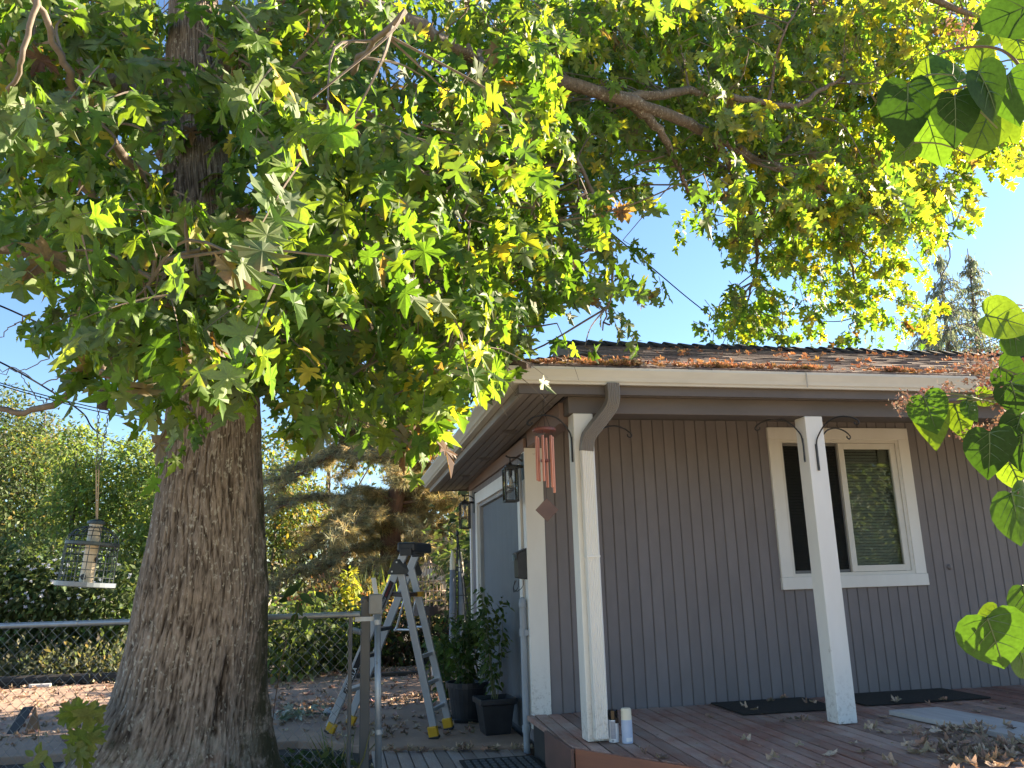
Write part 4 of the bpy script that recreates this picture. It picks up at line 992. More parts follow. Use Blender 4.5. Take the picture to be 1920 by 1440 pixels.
# second chain link fence across the back
t = empty('back_fence', P(600, 1117, d=16.5)*np.array([1, 1, 0])+np.array([0, 0, G]), 'distant chain link fence with pale top rail in front of the pine', 'fence')
ra, rb = P(430, 1119, d=16.2), P(780, 1117, d=16.8)
MB().tube([ra, rb], .021, 8).build('top_rail', mat('old_rail', (.22, .19, .16), (.16, .14, .12), .7), t)
for s_ in (0, .33, .66, 1.0):
    q = ra+(rb-ra)*s_; MB().tube([q+(0, 0, .02), np.array([q[0], q[1], -.3])], .025, 8).build('post', GALV, t)
cm = MB(); L_ = np.linalg.norm(rb-ra); n_ = int(L_/.06)
for i in range(n_):
    q = ra+(rb-ra)*i/n_; pts = []
    for j in range(36): pts.append(q+(rb-ra)/n_*(j % 2)+np.array([0, 0, -.04*j]))
    cm.tube(pts, .002, 3, cap=False)
o = cm.build('chain_link_mesh', CHAINM, t); o['kind'] = 'stuff'

# ================================================================== THE MAPLE
TB = np.array([-2.36, .33, -.32])     # trunk foot
maple = empty('maple_tree', TB, 'big silver maple with furrowed trunk and green crown spreading over the house', 'tree')
# trunk surface from silhouettes  (v, left u, right u, depth)
prof = [(1560, 20, 590, 5.02), (1500, 70, 545, 5.02), (1440, 122, 516, 5.02), (1380, 178, 508, 5.04), (1300, 228, 501, 5.05), (1200, 256, 506, 5.07), (1100, 276, 512, 5.08), (1000, 298, 506, 5.1),
        (900, 316, 498, 5.12), (830, 326, 495, 5.15), (760, 333, 492, 5.17), (700, 336, 490, 5.2), (600, 334, 480, 5.25), (500, 330, 468, 5.3), (380, 322, 452, 5.36), (260, 318, 440, 5.42), (120, 322, 425, 5.5), (-60, 330, 412, 5.6), (-300, 342, 410, 5.7), (-700, 372, 415, 5.8)]
cz, cx_, cy_, cr = [], [], [], []
for v, l, r, d in prof:
    A_, B_ = P(l, v, d=d), P(r, v, d=d); c_ = (A_+B_)/2-RI*.035; cz.append(c_[2]); cx_.append(c_[0]); cy_.append(c_[1]); cr.append(np.linalg.norm(B_-A_)/2*.965)
cz, cx_, cy_, cr = map(np.array, (cz, cx_, cy_, cr)); od = np.argsort(cz)
NZ, NA = 430, 420
from mathutils import noise as MN
zz = np.concatenate([np.linspace(cz.min(), 2.6, 330), np.linspace(2.62, cz.max(), NZ-330)])
cxz = np.interp(zz, cz[od], cx_[od]); cyz = np.interp(zz, cz[od], cy_[od]); crz = np.interp(zz, cz[od], cr[od])
V = np.zeros((NZ, NA, 3)); RG = np.zeros((NZ, NA)); SBAND = np.zeros((NZ, NA))
def fnoise(a, b, c): return MN.noise(Vector((a, b, c)))
for i, z in enumerate(zz):
    r0 = crz[i]; 
    for k in range(NA):
        th = 2*PI*k/NA; ca, sa = math.cos(th), math.sin(th)
        flare = max(0, (.55-z))/.87
        lob = 1+flare*.10*math.sin(5*th+1.2)+.035*math.sin(2*th+z*.7)+.02*math.sin(3*th+2+z)
        tw = th+.12*z+.05*fnoise(z*1.5, ca*1.2, sa*1.2)*1.6
        c2, s2 = math.cos(tw), math.sin(tw)
        n1 = fnoise(c2*16, s2*16, z*3.6); n2 = fnoise(c2*31+7, s2*31, z*9+3); n3 = fnoise(c2*50+3, s2*50, z*26)
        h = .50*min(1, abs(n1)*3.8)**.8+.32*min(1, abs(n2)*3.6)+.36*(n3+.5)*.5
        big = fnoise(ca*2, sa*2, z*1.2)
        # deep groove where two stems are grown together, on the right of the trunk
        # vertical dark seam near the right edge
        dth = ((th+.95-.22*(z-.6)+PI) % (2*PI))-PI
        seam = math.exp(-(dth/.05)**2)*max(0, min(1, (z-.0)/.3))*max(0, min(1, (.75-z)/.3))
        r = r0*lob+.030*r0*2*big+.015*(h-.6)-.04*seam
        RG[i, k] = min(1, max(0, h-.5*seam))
        dm_ = ((th+.10+PI) % (2*PI))-PI; SBAND[i, k] = math.exp(-(dm_/.38)**2)*min(1, max(.15, (2.1-z)/.6))  # band mask by angle, weaker higher up the trunk
        V[i, k] = (cxz[i]+r*ca, cyz[i]+r*sa*.95, z)
F = [(i*NA+k, i*NA+(k+1) % NA, (i+1)*NA+(k+1) % NA, (i+1)*NA+k) for i in range(NZ-1) for k in range(NA)]
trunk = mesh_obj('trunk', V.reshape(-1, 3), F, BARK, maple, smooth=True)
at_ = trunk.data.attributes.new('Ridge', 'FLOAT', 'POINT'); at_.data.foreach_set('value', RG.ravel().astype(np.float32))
at_ = trunk.data.attributes.new('Moss', 'FLOAT', 'POINT'); at_.data.foreach_set('value', SBAND.ravel().astype(np.float32))
def barkify(o):
    n = len(o.data.vertices); at_ = o.data.attributes.new('Ridge', 'FLOAT', 'POINT'); at_.data.foreach_set('value', np.full(n, .6, np.float32)); return o

# limbs (pixel guided, real depths)
NODES = []
def limb(pts, r0, r1, m=BARK, n=10, name='limb', k=6):
    w = [P(u, v, d=d) if len(q) == 3 else np.array(q) for q in pts for (u, v, d) in [q]]
    path = smooth_path(w, k); L = len(path); rr = np.linspace(r0, r1, L)
    path = [p+np.array([random.gauss(0, .008), random.gauss(0, .008), random.gauss(0, .008)])*(1 if 0 < i < L-1 else 0) for i, p in enumerate(path)]
    o = MB().tube(path, list(rr), n).build(name, m, maple, smooth=True)
    if m is BARK: barkify(o)
    NODES.extend(path); return o
limb([(372, -80, 5.55), (470, -60, 5.4), (600, -25, 5.2), (730, 25, 5.2), (850, 85, 5.4), (980, 135, 5.8), (1130, 175, 6.1), (1240, 212, 6.4), (1340, 255, 6.8), (1420, 300, 7.2), (1475, 322, 7.5)], .066, .036)
limb([(1130, 175, 6.1), (1200, 180, 6.3), (1290, 172, 6.6), (1390, 185, 6.9), (1480, 200, 7.1), (1545, 165, 7.3), (1610, 130, 7.6)], .042, .014)
limb([(1180, 192, 6.25), (1230, 235, 6.4), (1262, 290, 6.6), (1290, 360, 6.9)], .045, .015)
limb([(372, -300, 5.7), (560, -330, 5.6), (900, -260, 6), (1300, -150, 6.8), (1700, -20, 7.6), (1850, 40, 8)], .10, .02)
limb([(1420, 300, 7.2), (1500, 240, 7.3), (1560, 180, 7.4)], .022, .008)
limb([(1438, 300, 7.2), (1440, 200, 7.1), (1460, 90, 7.0), (1500, 5, 7)], .018, .007)
limb([(1475, 322, 7.5), (1560, 360, 8), (1640, 400, 8.4), (1730, 420, 8.8), (1790, 425, 9)], .04, .006)
limb([(1340, 255, 6.8), (1400, 380, 8.2), (1420, 480, 9), (1400, 570, 9.4)], .04, .008)
limb([(1560, 360, 8.2), (1590, 470, 8.8), (1610, 560, 9.1), (1620, 620, 9.2)], .02, .005)
limb([(350, 340, 5.4), (250, 180, 5.0), (150, 120, 4.6), (60, 90, 4.4), (-60, 80, 4.4)], .08, .03)
limb([(345, 520, 5.3), (250, 500, 4.9), (120, 470, 4.5), (0, 465, 4.3), (-140, 450, 4.2)], .06, .03)
limb([(420, 150, 5.4), (480, 60, 5.3), (560, -60, 5.3)], .08, .04)
limb([(410, 420, 5.3), (480, 380, 4.9), (540, 320, 4.4), (600, 220, 4.0), (660, 130, 3.7), (760, 20, 3.4)], .024, .012, TWIGM, 8, 'branch')
limb([(440, 560, 5.2), (560, 480, 4.9), (700, 480, 4.9), (860, 560, 5.0), (960, 620, 5.1)], .03, .006, TWIGM, 7, 'branch')
limb([(450, 640, 5.2), (560, 600, 4.6), (680, 620, 4.2), (800, 660, 4.0), (930, 690, 3.9)], .024, .004, TWIGM, 7, 'branch')
limb([(400, 620, 4.9), (420, 520, 4.2), (400, 470, 3.6), (330, 480, 3.3), (250, 560, 3.2)], .02, .004, TWIGM, 7, 'branch')
limb([(340, 600, 5.2), (300, 560, 4.6), (220, 600, 4.0), (190, 680, 3.9), (195, 705, 4.0)], .026, .012, TWIGM, 8, 'branch')
limb([(-60, 770, 4.6), (0, 768, 4.6), (88, 766, 4.6), (170, 700, 4.55), (240, 640, 4.7), (335, 560, 5.2)], .012, .03, TWIGM, 8, 'branch')
limb([(55, -20, 3.4), (120, 120, 3.6), (150, 200, 3.8), (240, 300, 4.2), (330, 420, 5.1)], .012, .03, TWIGM, 7, 'branch')
limb([(70, -20, 3.0), (40, 110, 3.0), (10, 190, 3.1), (-30, 260, 3.2)], .011, .006, TWIGM, 7, 'branch')
limb([(0, 270, 4), (100, 310, 4.2), (230, 420, 4.6), (335, 560, 5.2)], .012, .03, TWIGM, 7, 'branch')
limb([(640, 210, 3.8), (620, 140, 3.9), (560, 130, 4.0), (480, 140, 4.2)], .007, .004, TWIGM, 6, 'branch')
limb([(900, 110, 5.5), (960, 240, 5.2), (1000, 330, 5.1), (1010, 420, 5)], .02, .006, TWIGM, 7, 'branch')
limb([(980, 135, 5.8), (1080, 300, 5.9), (1140, 430, 6.0), (1150, 540, 6.0), (1130, 620, 6)], .02, .005, TWIGM, 7, 'branch')
limb([(560, -30, 5.2), (640, 120, 4.9), (720, 260, 4.8), (800, 330, 4.8), (880, 420, 4.8)], .03, .006, TWIGM, 7, 'branch')
for pts in ([(55, 590, 4.3), (20, 615, 4.3), (-20, 640, 4.3)], [(150, 575, 4.0), (110, 640, 4.2), (60, 690, 4.3), (0, 700, 4.4)], [(130, 690, 4.4), (80, 720, 4.4), (30, 690, 4.4), (-10, 700, 4.4)], [(98, 728, 4.55), (98, 745, 4.55), (80, 752, 4.55), (55, 730, 4.55), (40, 700, 4.5)]):
    limb(pts, .004, .002, TWIGM, 5, 'twig')
NODES = np.array(NODES)

# crown density over the view: rows of 80 px from v=0, columns of 80 px from u=0
DEN = ["999967998788999999999988", "999967999486999999999975", "999877998798999999999975", "888766999999998899999999",
       "888888999999987468999964", "899999999999985248998731", "479999999999997315777500", "269999999999741148564600",
       "038998999999512142340000", "001576478984200000000000", "000021124542000000000000", "000000001100000000000000"]
LAM = [0, .10, .22, .36, .55, .75, 1.0, 1.35, 1.9, 3.0]
GREENS = np.array([(.080, .155, .028), (.064, .130, .025), (.106, .185, .031), (.145, .215, .036)])
YELLS = np.array([(.20, .25, .032), (.28, .29, .036), (.38, .31, .042)])
BROWNS = np.array([(.12, .062, .038), (.16, .09, .055), (.19, .12, .08)])
sprays = []     # centre, leaf size, nleaf, yellow chance
def depth_at(u, v):
    # near drooping boughs on the left, receding to the right
    if u < 950: return 3.5+.9*max(0, (u-500)/450)+(.5 if v < 160 else 0)
    d = 4.9+(u-950)/900*2.6
    if v < 330 and u > 1040: d = 5.9+(u-950)/900*2.5
    if v > 400 and u > 1180: d = 8.6+(v-400)/400*.8
    if u > 1080 and v > 400 and u <= 1180: d = 5.6
    return d
def add_spray(u, v, d, n, sz, yel): sprays.append((P(u, v, d=d), sz, n, yel))
for r, row in enumerate(DEN):
    for c, chv in enumerate(row):
        lam = LAM[int(chv)]
        if lam == 0: continue
        u0, v0 = c*80, r*80; dm = depth_at(u0+40, v0+40); sz = .116 if u0 < 880 else (.104 if dm < 8 else .095)
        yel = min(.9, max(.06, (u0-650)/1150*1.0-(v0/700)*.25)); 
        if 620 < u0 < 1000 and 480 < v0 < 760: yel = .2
        for lay, frac in ((0, .72 if not (u0 >= 1040 and v0 < 330) else .42), (1, .75 if not (u0 >= 1040 and v0 < 330) else 1.2), (2, .40)):
            if lay == 1 and lam < 1.0: continue
            if lay == 2 and (u0 > 1000 or lam < 1.35): continue
            d = dm+(0, 1.6, 4.3)[lay]
            px = FPX*sz/d; area = .30*px*px; nl = lam*frac*6400/area; ns = nl/11
            k = int(ns)+(1 if rng.random() < ns-int(ns) else 0)
            for _ in range(k):
                dd_ = d+rng.normal(0, .38)
                add_spray(u0+rng.uniform(0, 80), v0+rng.uniform(0, 80)-22, max(2.5, dd_), 11, sz, yel)
for (u, v, d, n) in ((870, 700, 3.5, 11), (840, 720, 3.6, 11), (900, 672, 3.6, 7), (800, 780, 3.7, 10), (760, 800, 3.7, 10), (700, 790, 3.6, 11), (880, 660, 3.8, 11), (800, 700, 3.6, 11), (620, 700, 3.6, 11), (560, 640, 3.5, 11), (340, 800, 4.3, 7), (400, 690, 3.8, 8), (250, 740, 3.6, 9), (310, 700, 3.5, 9), (1640, 620, 9.2, 6), (1610, 590, 9.1, 8), (1400, 600, 9.3, 8), (1440, 560, 9.2, 9), (1700, 380, 8.6, 6), (1780, 418, 9, 5), (1620, 520, 9, 9)):
    add_spray(u, v, d, n, .12, .25)
# generic crown outside the picture
ctr = np.array([-1.2, 1.0, 6.2]); nout = 0
while nout < 330:
    p = ctr+unit(1)[0]*np.array([6.8, 6.0, 3.6])*rng.random()**.4
    u, v, w = Q(p)
    if w > .3 and -60 < u < 1980 and v > -30: continue
    if p[2] < 3.3 or p[0] > 1.5 or p[1] < -1.2: continue
    if w > .3 and v > 300: continue
    sprays.append((p, .15, 9, .2)); nout += 1
pos, yd, nr, sz, colr = [], [], [], [], []
tw = MB(); trunk_c = np.array([-2.3, -.1, 3.0])
for (c, s_, n, yel) in sprays:
    out = c-trunk_c; out[2] *= .2; out /= np.linalg.norm(out)+1e-6
    tdir = out*.7+np.array([rng.normal(0, .5), rng.normal(0, .5), -.45+rng.normal(0, .3)]); tdir /= np.linalg.norm(tdir)
    L = s_*rng.uniform(2.2, 3.4); a_ = c-tdir*L*.5
    kk = 4; pts = [a_+tdir*L*i/kk+np.array([0, 0, -.10*L*(i/kk)**2*2]) for i in range(kk+1)]
    if rng.random() < .8: tw.tube(pts, [.004, .0035, .003, .002, .001], 3, cap=False)
    if rng.random() < .45 and len(NODES):
        dn = np.linalg.norm(NODES-a_, axis=1); j = dn.argmin()
        if .1 < dn[j] < (1.3 if c[0] < .5 else .8):
            j = rng.choice(np.argsort(dn)[:4]); mid = (NODES[j]+a_)/2+rng.normal(0, .10, 3)*dn[j]+np.array([0, 0, .05*dn[j]]); tw.tube(smooth_path([NODES[j], mid, a_], 4), list(np.linspace(.008, .004, 9)), 4, cap=False)
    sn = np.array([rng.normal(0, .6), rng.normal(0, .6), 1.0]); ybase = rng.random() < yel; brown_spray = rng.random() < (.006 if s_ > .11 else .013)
    for i in range(n):
        t = (i//2+1)/(n/2+.5); q = a_+tdir*L*t; q = q+np.array([0, 0, -.10*L*t*t*2])
        side = np.cross(tdir, (0, 0, 1)); side /= np.linalg.norm(side)+1e-6
        sg = 1 if i % 2 else -1; pet = s_*rng.uniform(.3, .8)
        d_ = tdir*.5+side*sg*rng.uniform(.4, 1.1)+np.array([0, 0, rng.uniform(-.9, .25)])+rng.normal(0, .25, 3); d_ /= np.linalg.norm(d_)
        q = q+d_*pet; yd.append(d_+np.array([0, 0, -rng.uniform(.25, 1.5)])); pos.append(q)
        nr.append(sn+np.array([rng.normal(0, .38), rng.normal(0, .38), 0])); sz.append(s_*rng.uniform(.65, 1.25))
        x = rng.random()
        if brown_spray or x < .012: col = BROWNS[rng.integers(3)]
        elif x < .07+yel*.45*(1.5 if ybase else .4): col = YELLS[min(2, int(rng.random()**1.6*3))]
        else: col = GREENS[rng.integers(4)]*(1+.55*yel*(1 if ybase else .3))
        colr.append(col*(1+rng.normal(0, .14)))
pos, yd, nr, sz, colr = np.array(pos), np.array(yd), np.array(nr), np.array(sz), np.clip(np.array(colr), .01, .6)
_q = np.array([Q(p) for p in pos]); keep_ = ~((_q[:, 1] > 660) & (_q[:, 0] > 985-(_q[:, 1]-690)*.80-38) & (_q[:, 0] < 1500) & (_q[:, 2] < 7.0) & (rng.random(len(pos)) < .985))
keep_ &= ~((_q[:, 1] > 760) & (_q[:, 0] > 380) & (_q[:, 0] < 500) & (_q[:, 2] < 5))
pos, yd, nr, sz, colr = pos[keep_], yd[keep_], nr[keep_], sz[keep_], colr[keep_]
Rm = frames(yd, nr)
uvw = np.array([Q(p) for p in pos]); pxs = FPX*sz/np.maximum(uvw[:, 2], .1)
inview = (uvw[:, 0] > 0) & (uvw[:, 0] < 1920) & (uvw[:, 1] > 0) & (uvw[:, 1] < 1000) & (uvw[:, 2] > .5)
order = np.argsort(-np.where(inview, pxs, 0)); big = order[:300]; rest = np.setdiff1d(np.arange(len(pos)), big)
LMESH = {}
mo = np.array(wloc(maple))
for j in big:
    key = (int(rng.integers(8)), tuple(np.round(colr[j]*25).astype(int)))
    if key not in LMESH: LMESH[key] = leaf_mesh('leaf', TM[key[0]], colr[j], LEAFM)
    link_mesh('leaf', LMESH[key], maple, M4(Rm[j], pos[j]-mo, sz[j]))
nearm = pxs[rest] > 24
for sel, TT in ((nearm, TM), (~nearm, TMS)):
    ii = rest[sel]
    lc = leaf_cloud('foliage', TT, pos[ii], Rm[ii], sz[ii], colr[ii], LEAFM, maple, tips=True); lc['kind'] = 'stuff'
to_ = tw.build('twigs', TWIGM, maple); to_['kind'] = 'stuff'
print('maple leaves', len(pos))

# bird feeder on its chain, hung in the maple
fe = P(160, 1096, d=4.0); ftop = P(195, 745, d=4.05)
t = empty('bird_feeder', fe, 'caged tube bird feeder hanging on a chain beside the maple trunk', 'bird feeder')
tilt = Matrix.Rotation(math.radians(5), 4, 'Y')
def fbuild(b, nm, m, sm=False):
    o = b.build(nm, m, t, local=True, smooth=sm); o.matrix_basis = tilt; return o
ch_m = mat('dark_green_cage', (.03, .045, .05), (.05, .065, .07), .45, metal=.2)
fbuild(MB().lathe([(.030, .0), (.030, .29), (.027, .29)], n=18), 'seed_tube', SEEDM)
fbuild(MB().lathe([(.02, .285), (.042, .29), (.040, .302), (.012, .312)], n=18), 'tube_cap', ch_m)
fbuild(MB().lathe([(.128, -.012), (.136, -.008), (.136, .012), (.126, .012), (.122, -.006), (.01, -.006)], n=30), 'tray', mat('blue_grey_tray', (.12, .15, .18), (.16, .19, .22), .35))
fbuild(MB().lathe([(.115, .185), (.122, .187), (.122, .20), (.115, .203), (.112, .194)], n=30), 'cage_band', ch_m)
wr = MB()
for k in range(18):
    a_ = 2*PI*k/18; c_, s_ = math.cos(a_), math.sin(a_)
    pr = [(.122, .01), (.119, .19), (.112, .225), (.09, .252), (.06, .27), (.034, .278)]; wr.tube([(r*c_, r*s_, z) for r, z in pr], .0021, 4, cap=False)
for (r, z) in ((.121, .035), (.121, .07), (.1205, .105), (.12, .14), (.119, .17), (.110, .23), (.088, .253), (.06, .27)):
    wr.tube([(r*math.cos(q), r*math.sin(q), z) for q in np.linspace(0, 2*PI, 31)], .0020, 4, cap=False)
fbuild(wr, 'cage_wires', ch_m)
for (a_, z) in ((-1.75, .035), (-.25, .12)):
    fbuild(MB().lathe([(.006, -.004), (.012, 0), (.014, .006), (.008, .006)], n=12), 'seed_port', BLACKM).matrix_basis = tilt @ Matrix.Translation((.030*math.cos(a_), .030*math.sin(a_), z)) @ Matrix.Rotation(PI/2, 4, Vector((-math.sin(a_), math.cos(a_), 0)))
hp = fe+np.array((tilt @ Vector((0, 0, .31)))[:])
rope = MB(); q1 = P(183, 880, d=4.03)
for dx in (-.006, .006): rope.tube([hp+(dx*.4, 0, 0), q1+(dx, 0, 0)], .003, 5)
rope.build('hanging_rope', ROPEM, t)
nl_ = 16; chn = MB()
for s0, e0 in ((q1+(-.006, 0, 0), ftop+(-.02, 0, -.05)), (q1+(.006, 0, 0), ftop+(.03, 0, -.05))):
    for k in range(nl_):
        c_ = s0+(e0-s0)*(k+.5)/nl_; ll = np.linalg.norm(e0-s0)/nl_*.62; od = (1, 0, 0) if k % 2 else (0, 1, 0)
        chn.tube([c_+np.array(od)*.006*math.cos(q)+np.array([0, 0, ll*math.sin(q)]) for q in np.linspace(0, 2*PI, 9)], .0016, 4)
chn.build('chain', DGALV, t)
o = MB().lathe([(.02, -.06), (.030, -.05), (.030, .05), (.018, .07)], ftop, 12).tube([ftop+(0, 0, .06), ftop+(0, 0, .13)], .004, 5).build('chain_block', LOGM, t)

# ================================================================== OVERHEAD CABLES
def cable(pts, r, label, sag=.0):
    w = [P(*q[:2], d=q[2]) for q in pts]; w = [w[0]+(w[0]-w[1])*2.5]+w+[w[-1]+(w[-1]-w[-2])*2.0]; path = smooth_path(w, 8)
    o = MB().tube(path, r, 5, cap=False).build('overhead_cable', WIREM); tag(o, label, 'cable'); return o
cable([(640, 0, 7.5), (720, 75, 8), (820, 160, 8.8), (1000, 320, 11), (1120, 415, 12.6), (1220, 500, 14), (1310, 575, 15.5), (1410, 648, 17)], .011, 'black service cable running down through the crown towards the roof')
cable([(-80, 640, 19), (40, 700, 20), (150, 770, 22), (190, 815, 23), (330, 880, 25)], .022, 'lowest black cable sloping down across the sky beside the trunk')
cable([(-80, 540, 17), (60, 600, 18), (170, 740, 24)][:2]+[(240, 690, 24), (330, 745, 27)], .020, 'upper thin black cable across the left sky')
cable([(-60, 700, 22), (60, 735, 22), (195, 768, 24), (320, 790, 26)], .015, 'middle thin cable across the left sky, upper of the close pair')
cable([(-60, 703, 22), (60, 740, 22), (195, 774, 24), (320, 797, 26)], .015, 'middle thin cable across the left sky, lower of the close pair')
cable([(-40, 760, 20), (70, 803, 22), (130, 828, 24), (220, 850, 28)], .010, 'pale sagging cable just above the left background trees')

# ================================================================== BACKGROUND TREES
def blob_tree(name, label, cat, blobs, nleaf, lsize, cols, w=None, base=None, trunk_r=.1, T=None, m=BGLEAF, group=None, hang=.6, shell=.55, flat=1., clump=0):
    """blobs: (centre, radii xyz, weight)"""
    cs = [np.array(b[0]) for b in blobs]
    if base is None: base = cs[0]*np.array([1, 1, 0])+np.array([0, 0, -.3])
    t = empty(name, base, label, cat, group)
    if trunk_r:
        top = max(cs, key=lambda c: c[2])
        tr_ = MB().tube(smooth_path([base, base*.5+top*.5+np.array([rng.normal(0, .1), rng.normal(0, .1), 0]), top], 6), list(np.linspace(trunk_r, trunk_r*.2, 7 if False else len(smooth_path([base, base, top], 6)))), 8)
        tr_.build('trunk', SHBARK, t, smooth=True)
        lb = MB()
        for c in cs[:14]:
            s_ = base+(top-base)*rng.uniform(.2, .7); lb.tube(smooth_path([s_, (s_+c)/2+(0, 0, .1), c], 4), list(np.linspace(trunk_r*.4, trunk_r*.1, 9)), 5)
        lb.build('limbs', SHBARK, t, smooth=True)['kind'] = 'stuff'
    ws = np.array([b[2] for b in blobs], float); ws /= ws.sum(); pick = rng.choice(len(blobs), nleaf, p=ws)
    rad = np.array([b[1] for b in blobs]); C_ = np.array(cs)
    u_ = unit(nleaf); rr = (shell+(1-shell)*rng.random(nleaf))[:, None]
    pos = C_[pick]+u_*rad[pick]*rr
    if clump:   # gather leaves into twig clumps for an uneven outline
        nc_ = max(4, nleaf//clump); cen = pos[:nc_].copy(); k = rng.integers(0, nc_, nleaf); pos = cen[k]+rng.normal(0, lsize*1.6, (nleaf, 3))*np.array([1, 1, flat]); u_ = u_[k]
    yd = u_+rng.normal(0, .5, (nleaf, 3))+np.array([0, 0, -hang]); nr = rng.normal(0, .6, (nleaf, 3))+np.array([0, 0, 1])+u_*.5
    lc = leaf_cloud('foliage', T or T_DI, pos, frames(yd, nr), lsize*rng.uniform(.6, 1.3, nleaf), palette(nleaf, cols, w, .2), m, t); lc['kind'] = 'stuff'
    return t
def pxblobs(lst):   # (u, v, d, ru_px, rv_px, rdepth)
    out = []
    for (u, v, d, ru, rv, rd) in lst:
        a_, b_ = ru*d/FPX, rv*d/FPX; out.append((P(u, v, d=d), (a_, rd, b_), a_*b_))
    return out
DKG = [(.055, .085, .03), (.075, .11, .04), (.095, .13, .05)]
MIDG = [(.09, .15, .04), (.12, .18, .045), (.075, .125, .036)]
YLG = [(.20, .19, .045), (.28, .22, .06), (.16, .18, .05)]
blob_tree('broadleaf_tree', 'dark green tree with yellowing patches at the far left edge', 'tree', pxblobs([(15, 880, 23, 70, 130, 2), (80, 930, 22, 80, 90, 2), (10, 800, 23, 40, 80, 1.5), (150, 960, 22, 70, 70, 2), (60, 860, 22, 60, 60, 2), (30, 990, 21, 90, 60, 2)]), 15000, .13, DKG+MIDG[:1]+YLG[:2], [4, 4, 3, 2, .6, .5], trunk_r=.18, clump=9)
blob_tree('golden_tree', 'small golden yellow tree peeking between the left background trees', 'tree', pxblobs([(105, 855, 26, 28, 40, 1.2), (25, 850, 26, 25, 30, 1.2), (118, 830, 26, 15, 20, 1)]), 1500, .15, YLG+[(.34, .22, .07)], trunk_r=.1, clump=8)
blob_tree('slender_tree', 'thin sparse tree with tiny leaves standing up against the left sky', 'tree', pxblobs([(78, 800, 24, 14, 40, .5), (102, 790, 24, 10, 25, .5), (70, 840, 24, 18, 40, .6), (85, 770, 24, 6, 20, .3), (40, 800, 25, 20, 22, .6)]), 520, .13, DKG, trunk_r=.07, shell=.1)
blob_tree('feathery_tree', 'feathery light green tree left of the maple trunk', 'tree', pxblobs([(150, 860, 18, 38, 70, 1), (190, 920, 18, 50, 70, 1.2), (250, 900, 18, 60, 80, 1.2), (300, 950, 17.5, 45, 110, 1.2), (150, 960, 18, 60, 60, 1.2), (230, 1000, 17.5, 80, 60, 1.2), (280, 860, 18, 50, 50, 1), (145, 830, 18, 20, 30, .6)]), 15000, .11, [(.13, .20, .06), (.16, .23, .065), (.11, .17, .055), (.18, .25, .07), (.24, .26, .06)], [3, 3, 2, 2, .5], trunk_r=.09, clump=10, flat=.5, T=[T_DI])
blob_tree('yellow_green_shrub', 'sunlit yellow green shrub right of the maple trunk in the background', 'shrub', pxblobs([(530, 900, 20, 40, 60, 1), (560, 960, 20, 50, 70, 1), (525, 1020, 20, 40, 60, 1), (300, 1040, 18, 30, 50, 1)]), 4200, .12, YLG+MIDG, trunk_r=.06, clump=8)
# flowering hedge
hb = []
for u in range(-120, 300, 40): hb.append((u, 1115+random.uniform(-8, 8), 13.5, 42, 62, .7)); hb.append((u, 1210, 13.5, 42, 60, .7))
for u in range(-80, 110, 45): hb.append((u, 1060+random.uniform(-6, 6), 13.9, 40, 40, .6))
hd = blob_tree('flowering_hedge', 'dark green hedge dotted with white flowers behind the chain link gate', 'hedge', pxblobs(hb), 20000, .115, [(.06, .095, .036), (.08, .125, .046), (.10, .14, .06)], trunk_r=0, T=T_DI, clump=7, base=np.append(P(120, 1200, d=13.5)[:2], -.3))
nf = 60; fpz = []
while len(fpz) < nf:
    u, v = rng.uniform(0, 280), rng.uniform(1030, 1150)
    if rng.random() < 1-(abs(u-40)/320): fpz.append(P(u, v, d=12.75+rng.normal(0, .1)))
fpz = np.array(fpz); pp = np.repeat(fpz, 5, 0); yd_ = np.array([[math.cos(k*1.257), math.sin(k*1.257)*.4, math.sin(k*1.257)*.7] for k in range(5)]*nf)+rng.normal(0, .2, (nf*5, 3))
o = leaf_cloud('flower_blooms', T_DI, pp, frames(yd_, np.tile([0, -1., .4], (nf*5, 1))), rng.uniform(.02, .042, nf*5), palette(nf*5, [(.62, .64, .70)], None, .05), PETALM, hd); o['kind'] = 'stuff'
# weedy border in front of the hedge
blob_tree('weedy_border', 'tangle of grey green weeds along the foot of the hedge', 'plants', pxblobs([(u, 1262, 12.3, 45, 26, .35) for u in range(-60, 260, 45)]), 3500, .09, [(.10, .11, .06), (.07, .09, .05), (.15, .14, .09)], trunk_r=0, hang=-.6, base=np.append(P(100, 1262, d=12.3)[:2], -.3), clump=6)
# bush beyond gate
blob_tree('lime_shrub', 'leafy green bush behind the gate between trunk and ladder', 'shrub', pxblobs([(545, 1210, 11.5, 45, 45, .5), (600, 1200, 12.5, 70, 48, .7), (665, 1205, 13, 50, 50, .6), (520, 1190, 11.5, 35, 40, .4), (590, 1160, 13.2, 70, 25, .5)]), 4200, .11, [(.10, .15, .045), (.065, .10, .03), (.14, .18, .05), (.05, .075, .03)], trunk_r=0, T=[T_OV], clump=6, base=np.append(P(590, 1240, d=12)[:2], -.3))
blob_tree('dark_undergrowth', 'dark low undergrowth behind the ladder', 'shrub', pxblobs([(740, 1200, 13.4, 70, 55, .6), (800, 1190, 13.6, 60, 50, .6), (860, 1170, 13.6, 40, 60, .6), (700, 1230, 13.2, 60, 26, .5)]), 3600, .10, [(.03, .035, .02), (.05, .05, .03), (.10, .055, .04), (.05, .08, .03)], trunk_r=0, clump=6, base=np.append(P(760, 1240, d=13.4)[:2], -.3))
